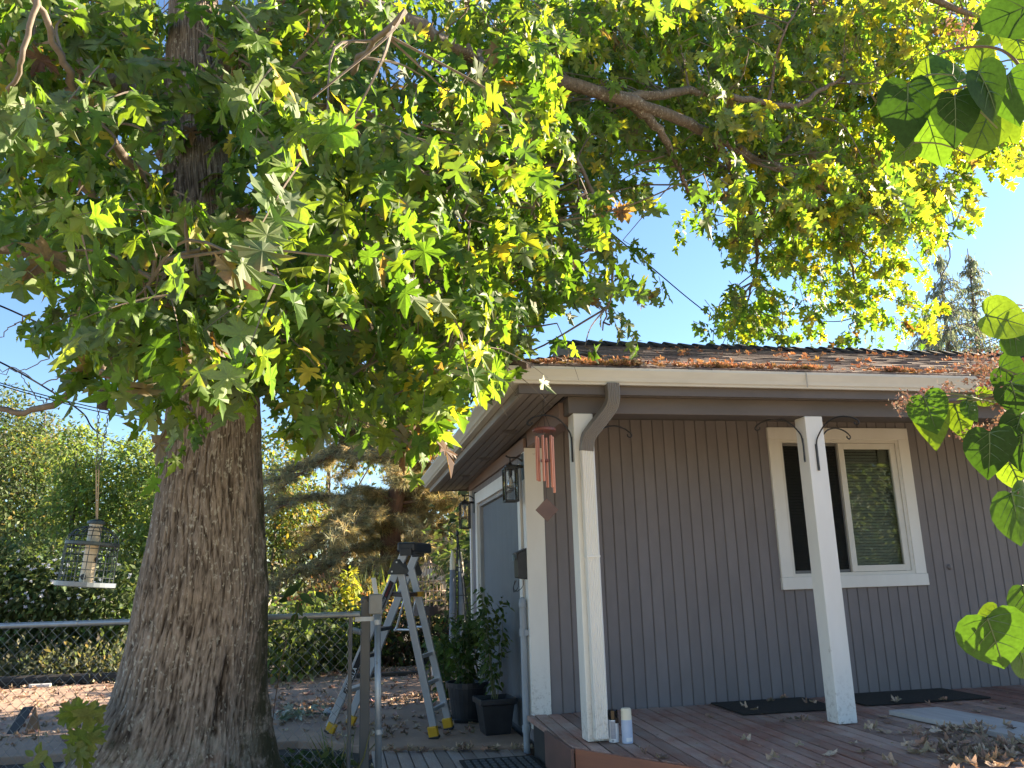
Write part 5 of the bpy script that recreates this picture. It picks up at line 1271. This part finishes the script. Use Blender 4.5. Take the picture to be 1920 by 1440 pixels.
blob_tree('straw_shrub', 'dry straw coloured shrub in front of the distant fence', 'shrub', pxblobs([(590, 1135, 15.6, 60, 22, .5), (690, 1140, 15.6, 60, 22, .5), (640, 1130, 15.8, 50, 20, .5)]), 2600, .10, [(.30, .22, .11), (.22, .15, .08), (.36, .20, .13), (.13, .13, .05)], trunk_r=0, hang=-.3, clump=5, base=np.append(P(640, 1150, d=15.6)[:2], -.3))
blob_tree('gold_sapling', 'bright yellow green sapling in front of the pine', 'shrub', pxblobs([(655, 1100, 14.9, 18, 35, .25), (665, 1140, 14.9, 22, 22, .25), (645, 1120, 14.9, 14, 20, .2)]), 330, .12, [(.30, .30, .05), (.22, .26, .05)], trunk_r=.02, T=[T_OV], base=np.append(P(655, 1150, d=14.9)[:2], -.3))
blob_tree('far_trees', 'dark belt of far trees closing the view behind the hedge', 'trees', pxblobs([(u, 1050+random.uniform(-25, 15), 34, 70, 75, 2) for u in range(-200, 560, 55)]+[(u, 1090, 33, 70, 40, 2) for u in range(-200, 900, 70)]), 17000, .26, DKG, trunk_r=0, clump=8, base=np.append(P(100, 1100, d=34)[:2], -.3))['kind'] = 'stuff'
# iris-like grass in front of the pine
gb = MB(); gp_ = P(700, 1110, d=15.8); nb_l = 70
pos_ = np.array([gp_+np.array([rng.normal(0, .25), rng.normal(0, .12), -.45]) for _ in range(nb_l)])
T_BL = (np.array([(-.02, 0, 0), (.02, 0, 0), (.018, .5, .02), (-.018, .5, .02), (0, 1, -.12)]), np.array([(0, 1, 2), (0, 2, 3), (3, 2, 4)]))
t = empty('iris_clump', np.array([gp_[0], gp_[1], -.3]), 'clump of tall sword shaped green leaves in front of the pine trunk', 'plant')
lc = leaf_cloud('blade', T_BL, pos_, frames(np.tile([0, 0, 1.], (nb_l, 1))+rng.normal(0, .28, (nb_l, 3)), rng.normal(0, 1, (nb_l, 3))), rng.uniform(.7, 1.1, nb_l), palette(nb_l, [(.12, .17, .05), (.18, .22, .06)]), BGLEAF, t); lc['kind'] = 'stuff'
pf = P(540, 1128, d=15.2); blob_tree('pink_heather', 'patch of pink flowering heather by the distant fence', 'plants', pxblobs([(540, 1132, 15.2, 25, 9, .3), (570, 1126, 15.2, 20, 9, .3)]), 700, .05, [(.45, .20, .17), (.50, .28, .22), (.25, .10, .08)], trunk_r=0, hang=-.8, base=np.array([pf[0], pf[1], -.3]))

# pine
pd = 18.0; pb_ = P(735, 1140, d=pd); pb_[2] = -.3
pine = empty('pine_tree', pb_, 'pine with reddish trunk and long drooping needle branches behind the driveway', 'tree')
ptop = P(752, 560, d=pd)
ptr = smooth_path([pb_, P(733, 1000, d=pd), P(748, 900, d=pd), P(756, 780, d=pd), ptop], 6)
MB().tube(ptr, list(np.linspace(.27, .06, len(ptr))), 12).build('trunk', PINEBARK, pine, smooth=True)
npos, ndir, ncol = [], [], []
pbr = MB()
for k in range(84):
    s_ = rng.uniform(.12, .92); i = int(s_*(len(ptr)-1)); st_ = ptr[i]; a_ = rng.uniform(0, 2*PI); L = rng.uniform(1.3, 3.5)*(1.15-.45*s_)
    dr = np.array([math.cos(a_), math.sin(a_)*.8, rng.uniform(-.15, .3)])
    e_ = st_+dr*L+np.array([0, 0, -.28*L]); path = smooth_path([st_, st_+dr*L*.5+np.array([0, 0, .05]), e_], 7)
    pbr.tube(path, list(np.linspace(.045, .010, len(path))), 5)
    for j in range(2, len(path)):
        for q in range(5):
            sd = unit(1)[0]; sd[2] = -abs(sd[2])*.4+.1; tl = rng.uniform(.15, .55)
            b0 = path[j]; b1 = b0+(sd*.8+dr*.4)*tl
            pbr.tube([b0, b1], [.008, .004], 3, cap=False)
            for w_ in range(3):
                c_ = b0+(b1-b0)*(.4+.3*w_); nn_ = 16
                npos.append(np.tile(c_, (nn_, 1))+rng.normal(0, .02, (nn_, 3))); dv = unit(nn_)+sd*.9+np.array([0, 0, -.2]); ndir.append(dv)
                base_c = np.array([(.30, .30, .20), (.38, .34, .22), (.50, .41, .24), (.58, .45, .26)])[rng.choice(4, p=[.4, .27, .2, .13])]
                ncol.append(np.clip(base_c*(1+rng.normal(0, .2, (nn_, 1))), .01, 1)*np.ones((nn_, 3)))
pbr.build('limbs', PINEBARK, pine)
npos, ndir, ncol = map(np.concatenate, (npos, ndir, ncol))
T_ND = (np.array([(-.035, 0, 0), (.035, 0, 0), (0, 1, 0)]), np.array([(0, 1, 2)]))
lc = leaf_cloud('needles', T_ND, npos, frames(ndir, rng.normal(0, 1, ndir.shape)), rng.uniform(.12, .22, len(npos)), ncol, NEEDLE, pine); lc['kind'] = 'stuff'
print('needles', len(npos))
# dark mass behind the pine
blob_tree('evergreen_hedge', 'dark evergreen mass in the shade behind the pine', 'hedge', pxblobs([(600, 1040, 21, 80, 60, 1), (680, 1060, 21, 70, 50, 1), (560, 970, 22, 60, 60, 1), (650, 980, 22, 70, 50, 1), (780, 950, 22.5, 70, 60, 1), (860, 940, 23, 50, 60, 1)]), 6000, .16, [(.02, .03, .015), (.035, .045, .02), (.05, .06, .03)], trunk_r=0, clump=8, base=np.append(P(640, 1080, d=21)[:2], -.3))
blob_tree('sunlit_tree', 'sunlit yellow green tree top glimpsed through gaps beyond the maple', 'tree', pxblobs([(620, 820, 26, 90, 60, 2), (520, 860, 26, 50, 60, 2), (720, 830, 26, 80, 50, 2)]), 3600, .17, MIDG+YLG[:2], trunk_r=.12, clump=9)
# cedar tops beyond the roof
def cedar(label, u, vtop, d, wpx, vbot=700):
    top = P(u, vtop, d=d); bot = P(u+3, vbot, d=d); base = np.array([bot[0], bot[1], -.3])
    t = empty('cedar_tree', base, label, 'tree', 'cedars beyond the roof'); H_ = top[2]-base[2]
    MB().tube([base, (base+top)/2, top], [.22, .12, .012], 8).build('trunk', SHBARK, t, smooth=True)
    ps, ds, br = [], [], MB()
    for k in range(140):
        s_ = rng.random()**.75; z = top[2]-s_*(top[2]-bot[2]+.8); R_ = wpx*d/FPX*(.06+1.0*s_**1.05)*rng.uniform(.5, 1.1); a_ = rng.uniform(0, 2*PI)
        c_ = np.array([top[0]+(base[0]-top[0])*0, top[1], z]); dr = np.array([math.cos(a_), math.sin(a_), 0])
        path = [c_, c_+dr*R_*.6+np.array([0, 0, .10*R_]), c_+dr*R_+np.array([0, 0, -.28*R_])]; br.tube(path, [.018, .012, .005], 4, cap=False)
        for j in range(26):
            f_ = rng.uniform(.1, 1.05); q = c_+dr*R_*f_+np.array([0, 0, .10*R_-.4*R_*f_*f_*.9])+rng.normal(0, .07, 3)*np.array([1, 1, .5]); ps.append(q); ds.append(dr*.35+rng.normal(0, .3, 3)+np.array([0, 0, -1.0]))
    br.build('limbs', SHBARK, t)
    ps, ds = np.array(ps), np.array(ds)
    T_SP = (np.array([(-.13, 0, 0), (.13, 0, 0), (.08, .6, .02), (0, 1, 0), (-.08, .6, .02)]), np.array([(0, 1, 2), (0, 2, 4), (4, 2, 3)]))
    lc = leaf_cloud('foliage', T_SP, ps, frames(ds, rng.normal(0, 1, ps.shape)), rng.uniform(.09, .20, len(ps)), palette(len(ps), [(.13, .18, .15), (.16, .21, .18), (.19, .23, .19)], None, .2), NEEDLE, t); lc['kind'] = 'stuff'
cedar('tall pointed cedar with drooping sprays beyond the roof, left of two', 1760, 478, 26, 120)
cedar('tall pointed cedar with drooping sprays beyond the roof, right of two', 1814, 466, 27, 105)
cedar('lower cedar rising just left of the pair beyond the roof ridge', 1735, 585, 28, 90)
# trees behind the photographer, mirrored in the window pane
blob_tree('garden_tree', 'leafy green tree standing behind the photographer', 'tree', [(np.array([x, y, z]), (1.5, 1.3, 1.4), 1) for (x, y, z) in ((7.4, -10, 1.2), (8.8, -10, 1.5), (10.2, -10.5, 1.3), (11.8, -10.4, 1.5), (8.2, -10, 2.9), (9.6, -10.3, 3.2), (11.2, -10.5, 3.0), (12.8, -10.3, 2.6))], 26000, .22, DKG+MIDG[:1], trunk_r=.12, clump=9)

blob_tree('laurel_hedge', 'laurel hedge standing behind the back wall of the house', 'hedge', [(np.array([x, y, z]), (.8, .8, .8), 1) for x in (.9, 2.1) for y in (5.6, 6.6, 7.6, 8.6, 9.6) for z in (.3, 1.2)]+[(np.array([1.6, y, 1.5]), (.7, .8, .7), 1) for y in (6, 7, 8, 9)]+[(np.array([x, y, z]), (.8, .7, .7), 1) for x in (.9, 2.0) for y in (5.1, 5.9) for z in (2.1, 3.0)], 15000, .15, DKG, trunk_r=0, clump=8)  # unseen hedge, added to cast shade over the driveway
blob_tree('garden_bush', 'rounded evergreen bush growing beside the deck beyond the right edge', 'shrub', [(np.array([x, y, z]), (.6, .6, .6), 1) for (x, y, z) in ((4.9, -1.4, .3), (5.5, -1.0, .4), (4.9, -1.3, 1.1), (5.6, -.9, 1.2), (5.4, -1.9, .6), (5.4, -1.4, 1.6))], 4000, .10, DKG, trunk_r=0, clump=8)  # out of view, added to keep the sun off the deck
# ================================================================== LILAC IN THE FOREGROUND
lil = empty('lilac_shrub', P(2120, 1300, d=1.35)*np.array([1, 1, 0])+np.array([0, 0, -.3]), 'lilac shrub reaching in from the right with large heart shaped leaves and dry flower heads', 'shrub')
LG = [(.024, .060, .019), (.045, .105, .026), (.075, .15, .032), (.12, .20, .036)]  # greens from shaded front leaf to sunlit back leaf, light painted in
# u, v of leaf middle, width px, tip direction degrees (0 = down, + = towards right), depth, tilt towards viewer, shade index
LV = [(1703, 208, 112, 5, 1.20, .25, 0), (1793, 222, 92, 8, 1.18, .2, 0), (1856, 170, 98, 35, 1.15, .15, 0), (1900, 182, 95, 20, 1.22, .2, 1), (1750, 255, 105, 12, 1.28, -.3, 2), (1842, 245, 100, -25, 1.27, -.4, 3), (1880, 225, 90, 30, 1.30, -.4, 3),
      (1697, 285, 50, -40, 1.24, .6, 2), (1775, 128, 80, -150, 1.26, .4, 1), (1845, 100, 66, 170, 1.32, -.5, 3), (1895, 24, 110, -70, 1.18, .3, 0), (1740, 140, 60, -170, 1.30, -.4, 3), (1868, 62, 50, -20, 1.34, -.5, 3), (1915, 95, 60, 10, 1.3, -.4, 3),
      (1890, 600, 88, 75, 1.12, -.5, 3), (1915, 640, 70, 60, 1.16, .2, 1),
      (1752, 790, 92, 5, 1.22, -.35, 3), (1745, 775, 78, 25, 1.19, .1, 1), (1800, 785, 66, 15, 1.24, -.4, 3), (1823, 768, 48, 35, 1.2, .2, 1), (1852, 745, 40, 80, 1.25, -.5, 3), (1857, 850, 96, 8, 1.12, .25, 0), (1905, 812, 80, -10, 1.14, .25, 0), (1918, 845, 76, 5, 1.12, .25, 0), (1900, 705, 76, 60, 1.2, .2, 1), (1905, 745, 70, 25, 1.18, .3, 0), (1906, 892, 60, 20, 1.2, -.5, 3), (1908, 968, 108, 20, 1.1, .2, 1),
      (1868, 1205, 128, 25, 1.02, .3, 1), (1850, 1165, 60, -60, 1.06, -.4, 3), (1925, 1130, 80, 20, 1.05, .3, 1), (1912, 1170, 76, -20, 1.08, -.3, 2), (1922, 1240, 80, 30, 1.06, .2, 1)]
lo_ = np.array(wloc(lil)); HM = {}
stem_nodes = [P(1990, 330, d=1.25), P(1960, 110, d=1.28), P(1960, 560, d=1.2), P(1985, 760, d=1.2), P(1975, 900, d=1.18), P(1960, 1130, d=1.12)]
pet = MB()
for (u, v, wpx, ang, d, tiltv, si) in LV:
    sc = wpx*d/FPX/.96; a_ = math.radians(ang)
    yl = -UP*math.cos(a_)+RI*math.sin(a_); nv = -FW+UP*rng.normal(.1, .15)+RI*rng.normal(0, .25)
    yl = yl*1.0-FW*(-tiltv)*.6; Rl = frames(yl[None], nv[None])[0]
    c_ = P(u, v, d=d)-Rl[:, 1]*.42*sc
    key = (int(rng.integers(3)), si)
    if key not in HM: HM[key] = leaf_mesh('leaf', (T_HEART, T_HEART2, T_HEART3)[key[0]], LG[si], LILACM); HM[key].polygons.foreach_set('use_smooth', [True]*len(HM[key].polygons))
    link_mesh('leaf', HM[key], lil, M4(Rl, c_-lo_, sc))
    # midrib
    def on(x, y): return c_+Rl@(np.array([x, y, .10*abs(x)**1.3-.2*y*y-.25*abs(x)**3+.006])*sc)
    rib = MB().tube([on(0, y) for y in (0, .25, .5, .75, .95)], [.0012, .001, .0008, .0006, .0003], 4, cap=False)
    for sd in (-1, 1):
        for (y0, x1, y1) in ((.02, .34, .02), (.03, .38, .30), (.22, .33, .50), (.42, .24, .66)): rib.tube([on(sd*.01, y0), on(sd*x1*.5, (y0+y1)/2-.02), on(sd*x1, y1)], [.0007, .0005, .0002], 3, cap=False)
    rib.build('veins', mat('pale_vein', (.05, .10, .035), None, .5), lil)
    nd = stem_nodes[int(np.argmin([np.linalg.norm(s_-c_) for s_ in stem_nodes]))]
    tgt = c_+(nd-c_)*min(.9, .09/max(np.linalg.norm(nd-c_), .01)); pet.tube(smooth_path([c_, (c_+tgt)/2+(0, 0, .008), tgt], 3), .0014, 4, cap=False)
ps_ = pet.build('petioles', STEMG, lil); ps_['kind'] = 'stuff'
for pts, r in (([P(2120, 1500, d=1.35), P(2060, 1100, d=1.25), P(1990, 760, d=1.2), P(1985, 400, d=1.25), P(1965, 60, d=1.28), P(1940, -80, d=1.3)], .009),
               ([P(1990, 760, d=1.2), P(1940, 742, d=1.2), P(1860, 745, d=1.2), P(1800, 752, d=1.21), P(1740, 757, d=1.22)], .0035), ([P(1985, 330, d=1.25), P(1930, 160, d=1.26), P(1880, 95, d=1.28), P(1800, 90, d=1.3), P(1740, 110, d=1.32)], .003),
               ([P(1960, 250, d=1.25), P(1880, 150, d=1.24), P(1800, 165, d=1.22), P(1770, 170, d=1.21)], .0025), ([P(1990, 720, d=1.2), P(1930, 700, d=1.2), P(1880, 720, d=1.2), P(1850, 690, d=1.22)], .0028),
               ([P(2020, 900, d=1.2), P(1960, 870, d=1.17), P(1915, 905, d=1.12), P(1908, 925, d=1.1)], .0025), ([P(2040, 1100, d=1.2), P(1960, 1120, d=1.1), P(1900, 1140, d=1.06), P(1860, 1148, d=1.04)], .0028), ([P(2000, 560, d=1.2), P(1940, 575, d=1.16), P(1900, 580, d=1.13)], .0025), ([P(1990, 800, d=1.2), P(1930, 790, d=1.18), P(1880, 800, d=1.14)], .0025)):
    pth = smooth_path(pts, 6); MB().tube(pth, list(np.linspace(r, r*.45, len(pth))), 7).build('stem', STEMB, lil, smooth=True)
fl_pos = []
for (u, v, ru, rv, d, n) in ((1708, 757, 34, 18, 1.22, 230), (1745, 745, 30, 22, 1.24, 120), (1850, 692, 42, 42, 1.23, 230), (1895, 770, 30, 45, 1.25, 160), (1870, 715, 45, 25, 1.22, 150), (1830, 810, 40, 18, 1.26, 150), (1778, 728, 14, 16, 1.24, 50), (1880, 810, 36, 14, 1.27, 80), (1800, 55, 34, 30, 1.5, 110), (1820, 700, 20, 50, 1.25, 60)):
    for k in range(n): fl_pos.append(P(u+rng.normal(0, ru*.5), v+rng.normal(0, rv*.5), d=d+rng.normal(0, .02)))
fl_pos = np.array(fl_pos); nf_ = len(fl_pos)
lc = leaf_cloud('dry_flower_heads', T_DI, fl_pos, frames(unit(nf_), unit(nf_)), rng.uniform(.004, .0095, nf_), palette(nf_, [(.34, .17, .12), (.42, .24, .17), (.26, .12, .09)], None, .15), DRYM, lil); lc['kind'] = 'stuff'

# ================================================================== WEEDS AND LITTER
def shoot(name, label, cat, leaves, T, m, cols, stem_pts, r=.004, stem_m=STEMG, base=None):
    """leaves: (u, v, d, size px, tip angle)"""
    sp_ = [P(*q[:2], d=q[2]) for q in stem_pts]; b0 = sp_[0]; t = empty(name, b0, label, cat)
    pth = smooth_path(sp_, 6); MB().tube(pth, list(np.linspace(r, r*.4, len(pth))), 6).build('stem', stem_m, t)
    o_ = np.array(wloc(t))
    for (u, v, d, spx, ang) in leaves:
        sc = spx*d/FPX; a_ = math.radians(ang); yl = -UP*math.cos(a_)+RI*math.sin(a_)-FW*rng.uniform(-.3, .6); nv = -FW*.7+UP*.7+RI*rng.normal(0, .4)
        Rl = frames(yl[None], nv[None])[0]; c_ = P(u, v, d=d)-Rl[:, 1]*.45*sc
        link_mesh('leaf', leaf_mesh('leaf', T, cols[rng.integers(len(cols))], m), t, M4(Rl, c_-o_, sc))
    return t
PG = [(.16, .20, .06), (.13, .18, .05), (.20, .22, .07)]
shoot('maple_seedling', 'pale green maple seedling with drooping leaves at the foot of the trunk', 'plant',
      [(140, 1345, 4.3, 55, -20), (165, 1350, 4.3, 55, 15), (120, 1350, 4.35, 42, -60), (180, 1340, 4.35, 40, 50), (150, 1385, 4.28, 52, -8), (170, 1395, 4.3, 45, 10), (135, 1390, 4.32, 40, -30), (148, 1420, 4.28, 48, 0), (128, 1415, 4.3, 36, -20), (160, 1430, 4.3, 40, 15), (150, 1322, 4.35, 30, 170), (185, 1375, 4.36, 34, 40), (130, 1325, 4.36, 34, -120)], T_MAPLE, LEAFM, PG, [(150, 1560, 4.35), (148, 1440, 4.33), (150, 1330, 4.36), (140, 1300, 4.38)], .005)
shoot('bottom_weed', 'small broad leaved weed in the bottom left corner', 'plant', [(75, 1420, 4.2, 36, -50), (60, 1435, 4.2, 34, -100), (90, 1430, 4.2, 34, 40), (72, 1405, 4.22, 26, 160), (55, 1412, 4.2, 22, -120)], T_OV, BGLEAF, PG, [(75, 1540, 4.2), (74, 1440, 4.2), (72, 1360, 4.24)], .003)
shoot('trunk_sucker', 'dark leafy sucker shoot growing beside the right of the trunk', 'plant', [(545, 1108, 5.2, 34, -60), (575, 1122, 5.2, 34, 60), (560, 1140, 5.2, 30, 20), (552, 1160, 5.2, 26, -30), (572, 1168, 5.2, 28, 5), (545, 1192, 5.2, 26, -50), (558, 1100, 5.2, 26, 150), (600, 1115, 5.2, 26, 70), (530, 1125, 5.2, 24, -90)], T_OV, BGLEAF, [(.05, .085, .03), (.04, .07, .025)], [(505, 1400, 5.25), (518, 1300, 5.25), (535, 1210, 5.2), (556, 1150, 5.2), (566, 1100, 5.2)], .004, STEMB)
for (u, lab) in ((560, 'dark leafy weed in the shade right of the trunk foot'), (606, 'broad leaved weed at the foot of the gate post')):
    pw = P(u, 1432, d=5.45); plant('weed', (pw[0], pw[1], -.30), lab, 'plant', .26, .18, 7, 70, .085, [(.04, .075, .03), (.055, .09, .03)], droop=.4)
pw = P(640, 1425, d=5.5); nb_l = 45
t = empty('grass_tuft', (pw[0], pw[1], -.30), 'tuft of long grass blades at the foot of the gate', 'grass')
pos_ = np.array([(pw[0]+rng.normal(0, .05), pw[1]+rng.normal(0, .04), -.30) for _ in range(nb_l)])
lc = leaf_cloud('blade', T_BL, pos_, frames(np.tile([0, 0, 1.], (nb_l, 1))+rng.normal(0, .35, (nb_l, 3)), rng.normal(0, 1, (nb_l, 3))), rng.uniform(.2, .45, nb_l), palette(nb_l, [(.06, .09, .03), (.12, .13, .05), (.2, .17, .09)]), BGLEAF, t); lc['kind'] = 'stuff'
# pulled-up branch with pale leaves on the driveway
pw = np.array([-1.86, 3.5, G]); nl_ = 46
t = empty('cut_branch', pw, 'cut leafy twig with pale green leaves lying on the driveway', 'branch')
ang = rng.uniform(0, 6.28, nl_); rad_ = .22*np.sqrt(rng.random(nl_))
pos_ = np.stack([pw[0]+rad_*np.cos(ang)*1.2, pw[1]+rad_*np.sin(ang), G+.01+rng.uniform(0, .09, nl_)], 1)
lc = leaf_cloud('leaf_mass', [T_MAPLE, T_MAPLE2], pos_, frames(np.stack([np.cos(ang), np.sin(ang), rng.normal(0, .3, nl_)], 1), np.tile([0, 0, 1.], (nl_, 1))+rng.normal(0, .4, (nl_, 3))), rng.uniform(.07, .11, nl_), palette(nl_, [(.30, .38, .32), (.16, .24, .14), (.38, .44, .40)]), DRYM, t); lc['kind'] = 'stuff'
MB().tube(smooth_path([pw+(-.2, -.02, .02), pw+(0, 0, .04), pw+(.22, .05, .015)], 4), .004, 5).build('stem', STEMB, t)

# dry leaves: individuals on the deck, litter elsewhere
DRYC = [(.46, .33, .235), (.33, .22, .155), (.58, .44, .32), (.21, .14, .105), (.38, .22, .15)]
DM = [[leaf_mesh('fallen_leaf', T, c, DRYM) for c in DRYC] for T in DRY]
def ground_z(x, y):
    return 0.004
TONE = ['tan', 'mid brown', 'pale straw', 'dark brown', 'reddish brown']; SHAPE = ['nearly flat', 'slightly cupped', 'folded', 'curled', 'wavy', 'tightly rolled']
def put_leaf(x, y, z, s_, place, group, tilt=.12):
    a, b = int(rng.integers(6)), int(rng.integers(5)); me = DM[a][b]
    o = link_mesh('fallen_leaf', me); a_ = rng.uniform(0, 6.28)
    o.matrix_basis = Matrix.Translation((x, y, z)) @ Matrix.Rotation(a_, 4, 'Z') @ Matrix.Rotation(rng.normal(0, tilt), 4, 'X') @ Matrix.Rotation(rng.normal(0, tilt), 4, 'Y') @ Matrix.Scale(s_, 4)
    big = 'large ' if s_ > .078 else ('small ' if s_ < .06 else '')
    tag(o, f'{big}{SHAPE[a]} {TONE[b]} dry leaf {place}', 'leaf', group)
def deck_place(u, v):
    if 1335 < u < 1560 and v < 1338: return 'on the doormat between the posts'
    if u > 1640 and v < 1325: return 'on the doormat under the window'
    if u < 1300: return 'on the deck near the spray cans'
    if u < 1500: return 'on deck boards left of second post'
    if u < 1640: return 'near the foot of the second post'
    if v > 1400: return 'on the deck at the bottom edge'
    if u < 1740: return 'between second post and white board'
    return 'on or beside the white board'
def on_deck(x, y): return (np.array([x, y])-c0)@nn > .04 and x > -.1 and y < wall_y-.05
n_ = 0
DPX = [(1330, 1345), (1480, 1349), (1500, 1350), (1512, 1352), (1468, 1352), (1655, 1345), (1665, 1355), (1640, 1365), (1648, 1372), (1660, 1374), (1630, 1370), (1690, 1376), (1700, 1393), (1735, 1380), (1745, 1368), (1760, 1372), (1780, 1382), (1790, 1376), (1800, 1377), (1820, 1380), (1830, 1384), (1840, 1370), (1855, 1372), (1865, 1378), (1775, 1374), (1900, 1378), (1890, 1374), (1795, 1320), (1770, 1316), (1740, 1321), (1850, 1318), (1905, 1320), (1206, 1414), (1240, 1421), (1365, 1432), (1470, 1312), (1445, 1318), (1416, 1334), (1395, 1330), (1510, 1320), (1525, 1321), (1680, 1320), (1830, 1335), (1880, 1331), (1600, 1395), (1560, 1415), (1500, 1400), (1620, 1410), (1540, 1436), (1680, 1432), (1665, 1432), (1450, 1425), (1400, 1390)]
for (u, v) in DPX:
    p = P(u, v, z=.004); zo = .016 if (p[1] > .56 and p[0] > 1.3) else (.04 if (2.28 < p[0] < 2.7 and p[1] < .2) else .004)
    put_leaf(p[0], p[1], zo, rng.uniform(.045, .085), deck_place(u, v), 'loose leaves on the deck')
# pile at lower right
for k in range(110):
    u, v = 1840+rng.normal(0, 60), 1418+rng.normal(0, 16)
    if v > 1480 or v < 1385: continue
    p = P(u, v, z=.004); put_leaf(p[0], p[1], .004+abs(rng.normal(0, .02)), rng.uniform(.06, .10), 'in the deck pile, '+('left end' if u < 1800 else 'middle' if u < 1870 else 'right end')+(' front' if v > 1425 else ' back'), 'leaf pile on the deck', .3)
for k in range(26):
    u, v = 1800+rng.normal(0, 45), 1378+rng.normal(0, 5); p = P(u, v, z=.004); put_leaf(p[0], p[1], .012+abs(rng.normal(0, .015)), rng.uniform(.05, .085), 'along the white board, '+('left part' if u < 1780 else 'middle' if u < 1830 else 'right part'), 'leaves along the white board', .25)
for k in range(40):
    s_ = rng.random(); x, y = -1.2+s_*1.15, 1.66-s_*.33-rng.uniform(.0, .10); put_leaf(x, y, -.258+abs(rng.normal(0, .012)), rng.uniform(.05, .085), 'at the driveway slab edge, '+('near the steel pole' if s_ < .33 else 'midway along' if s_ < .66 else 'near the conduit'), 'leaves at the slab edge', .25)
# litter stuff on driveway
nl_ = 1700; xs = rng.uniform(-6.5, -.1, nl_); ysr = 2.0+rng.random(nl_)**1.1*6.1; keep = ysr > 2.35-.25*(xs+3); xs, ysr = xs[keep], ysr[keep]; nl_ = len(xs)
more = 330; xs = np.concatenate([xs, rng.normal(-1.6, .9, more)]); ysr = np.concatenate([ysr, rng.normal(4.3, .25, more)]); 
more = 330; xs = np.concatenate([xs, rng.uniform(-2.4, -.3, more)]); ysr = np.concatenate([ysr, rng.normal(7.6, .35, more)]); nl_ = len(xs)
k_ = (xs < -.15) & (ysr < 8.1) & (ysr > np.maximum(1.9-.3*(xs+1.2), np.where(xs < -1.6, 2.4, 0))); xs, ysr = xs[k_], ysr[k_]; nl_ = len(xs)
lc = leaf_cloud('leaf_litter', DRY, np.stack([xs, ysr, np.full(nl_, G+.003)], 1), frames(np.stack([np.cos(xs*91), np.sin(xs*91), xs*0], 1), np.tile([0, 0, 1.], (nl_, 1))+rng.normal(0, .3, (nl_, 3))), rng.uniform(.035, .075, nl_), palette(nl_, DRYC+[(.42, .30, .24)], None, .2), DRYM); tag(lc, kind='stuff', label='dry brown leaves scattered over the driveway', cat='leaves')
# litter in bed and bits on deck
nl_ = 900; xs = rng.uniform(-4.6, -.6, nl_); ysr = rng.uniform(-.6, 2.0, nl_); k_ = ysr < 1.65-.3*np.maximum(xs+1.2, 0); k_ &= xs < -1.25; xs, ysr = xs[k_], ysr[k_]; nl_ = len(xs)
lc = leaf_cloud('bed_litter', DRY, np.stack([xs, ysr, np.full(nl_, -.298)], 1), frames(np.stack([np.cos(xs*91), np.sin(xs*91), xs*0], 1), np.tile([0, 0, 1.], (nl_, 1))+rng.normal(0, .4, (nl_, 3))), rng.uniform(.04, .08, nl_), palette(nl_, DRYC, None, .25)*.8, DRYM); tag(lc, kind='stuff', label='dry leaves covering the soil at the foot of the maple', cat='leaves')
nl_ = 500; xs = rng.uniform(-.1, 4.6, nl_); ysr = rng.uniform(-2.4, 1.1, nl_); k_ = np.array([on_deck(a_, b_) for a_, b_ in zip(xs, ysr)]); xs, ysr = xs[k_], ysr[k_]; nl_ = len(xs)
lc = leaf_cloud('deck_crumbs', DRY, np.stack([xs, ysr, np.full(nl_, .0035)], 1), frames(np.stack([np.cos(xs*91), np.sin(xs*91), xs*0], 1), np.tile([0, 0, 1.], (nl_, 1))+rng.normal(0, .2, (nl_, 3))), rng.uniform(.006, .018, nl_), palette(nl_, [(.42, .34, .24), (.3, .2, .13)], None, .2), DRYM); tag(lc, kind='stuff', label='leaf crumbs scattered over the deck boards', cat='leaves')
# roof litter: leaves gathered behind the gutter and strewn up the slope
n1, n2 = 1500, 760
xs = np.concatenate([rng.uniform(-.35, 5.5, n1), rng.uniform(-.2, 5.5, n2)]); xs[:n1] = xs[:n1]+.12*np.sin(xs[:n1]*9)
ysr = np.concatenate([-.155+np.abs(rng.normal(0, .06, n1)), -.1+rng.random(n2)**1.3*2.0]); k_ = (xs > -.38+(ysr+.15)); xs, ysr = xs[k_], ysr[k_]; nl_ = len(xs)
clus = np.sin(xs*2.1+ysr*3)+np.sin(xs*5.3+1)+rng.normal(0, .7, nl_); k_ = (clus > .15) | ((ysr < -.08) & (clus > -.9)); xs, ysr = xs[k_], ysr[k_]; nl_ = len(xs)
lc = leaf_cloud('roof_leaves', DRY, np.stack([xs, ysr, roof_z(ysr)+.016+np.abs(rng.normal(0, .008, nl_))], 1), frames(np.stack([np.cos(xs*91), np.sin(xs*91), xs*0], 1), np.tile([0, -.3, 1.], (nl_, 1))+rng.normal(0, .25, (nl_, 3))), rng.uniform(.03, .06, nl_), palette(nl_, [(.52, .24, .12), (.42, .19, .11), (.56, .32, .15), (.58, .40, .10), (.40, .24, .17)], [4, 4, 3, .5, 2], .2), DRYM); tag(lc, kind='stuff', label='orange brown fallen leaves strewn over the roof shingles', cat='leaves')
print('objects', len(scene.objects))
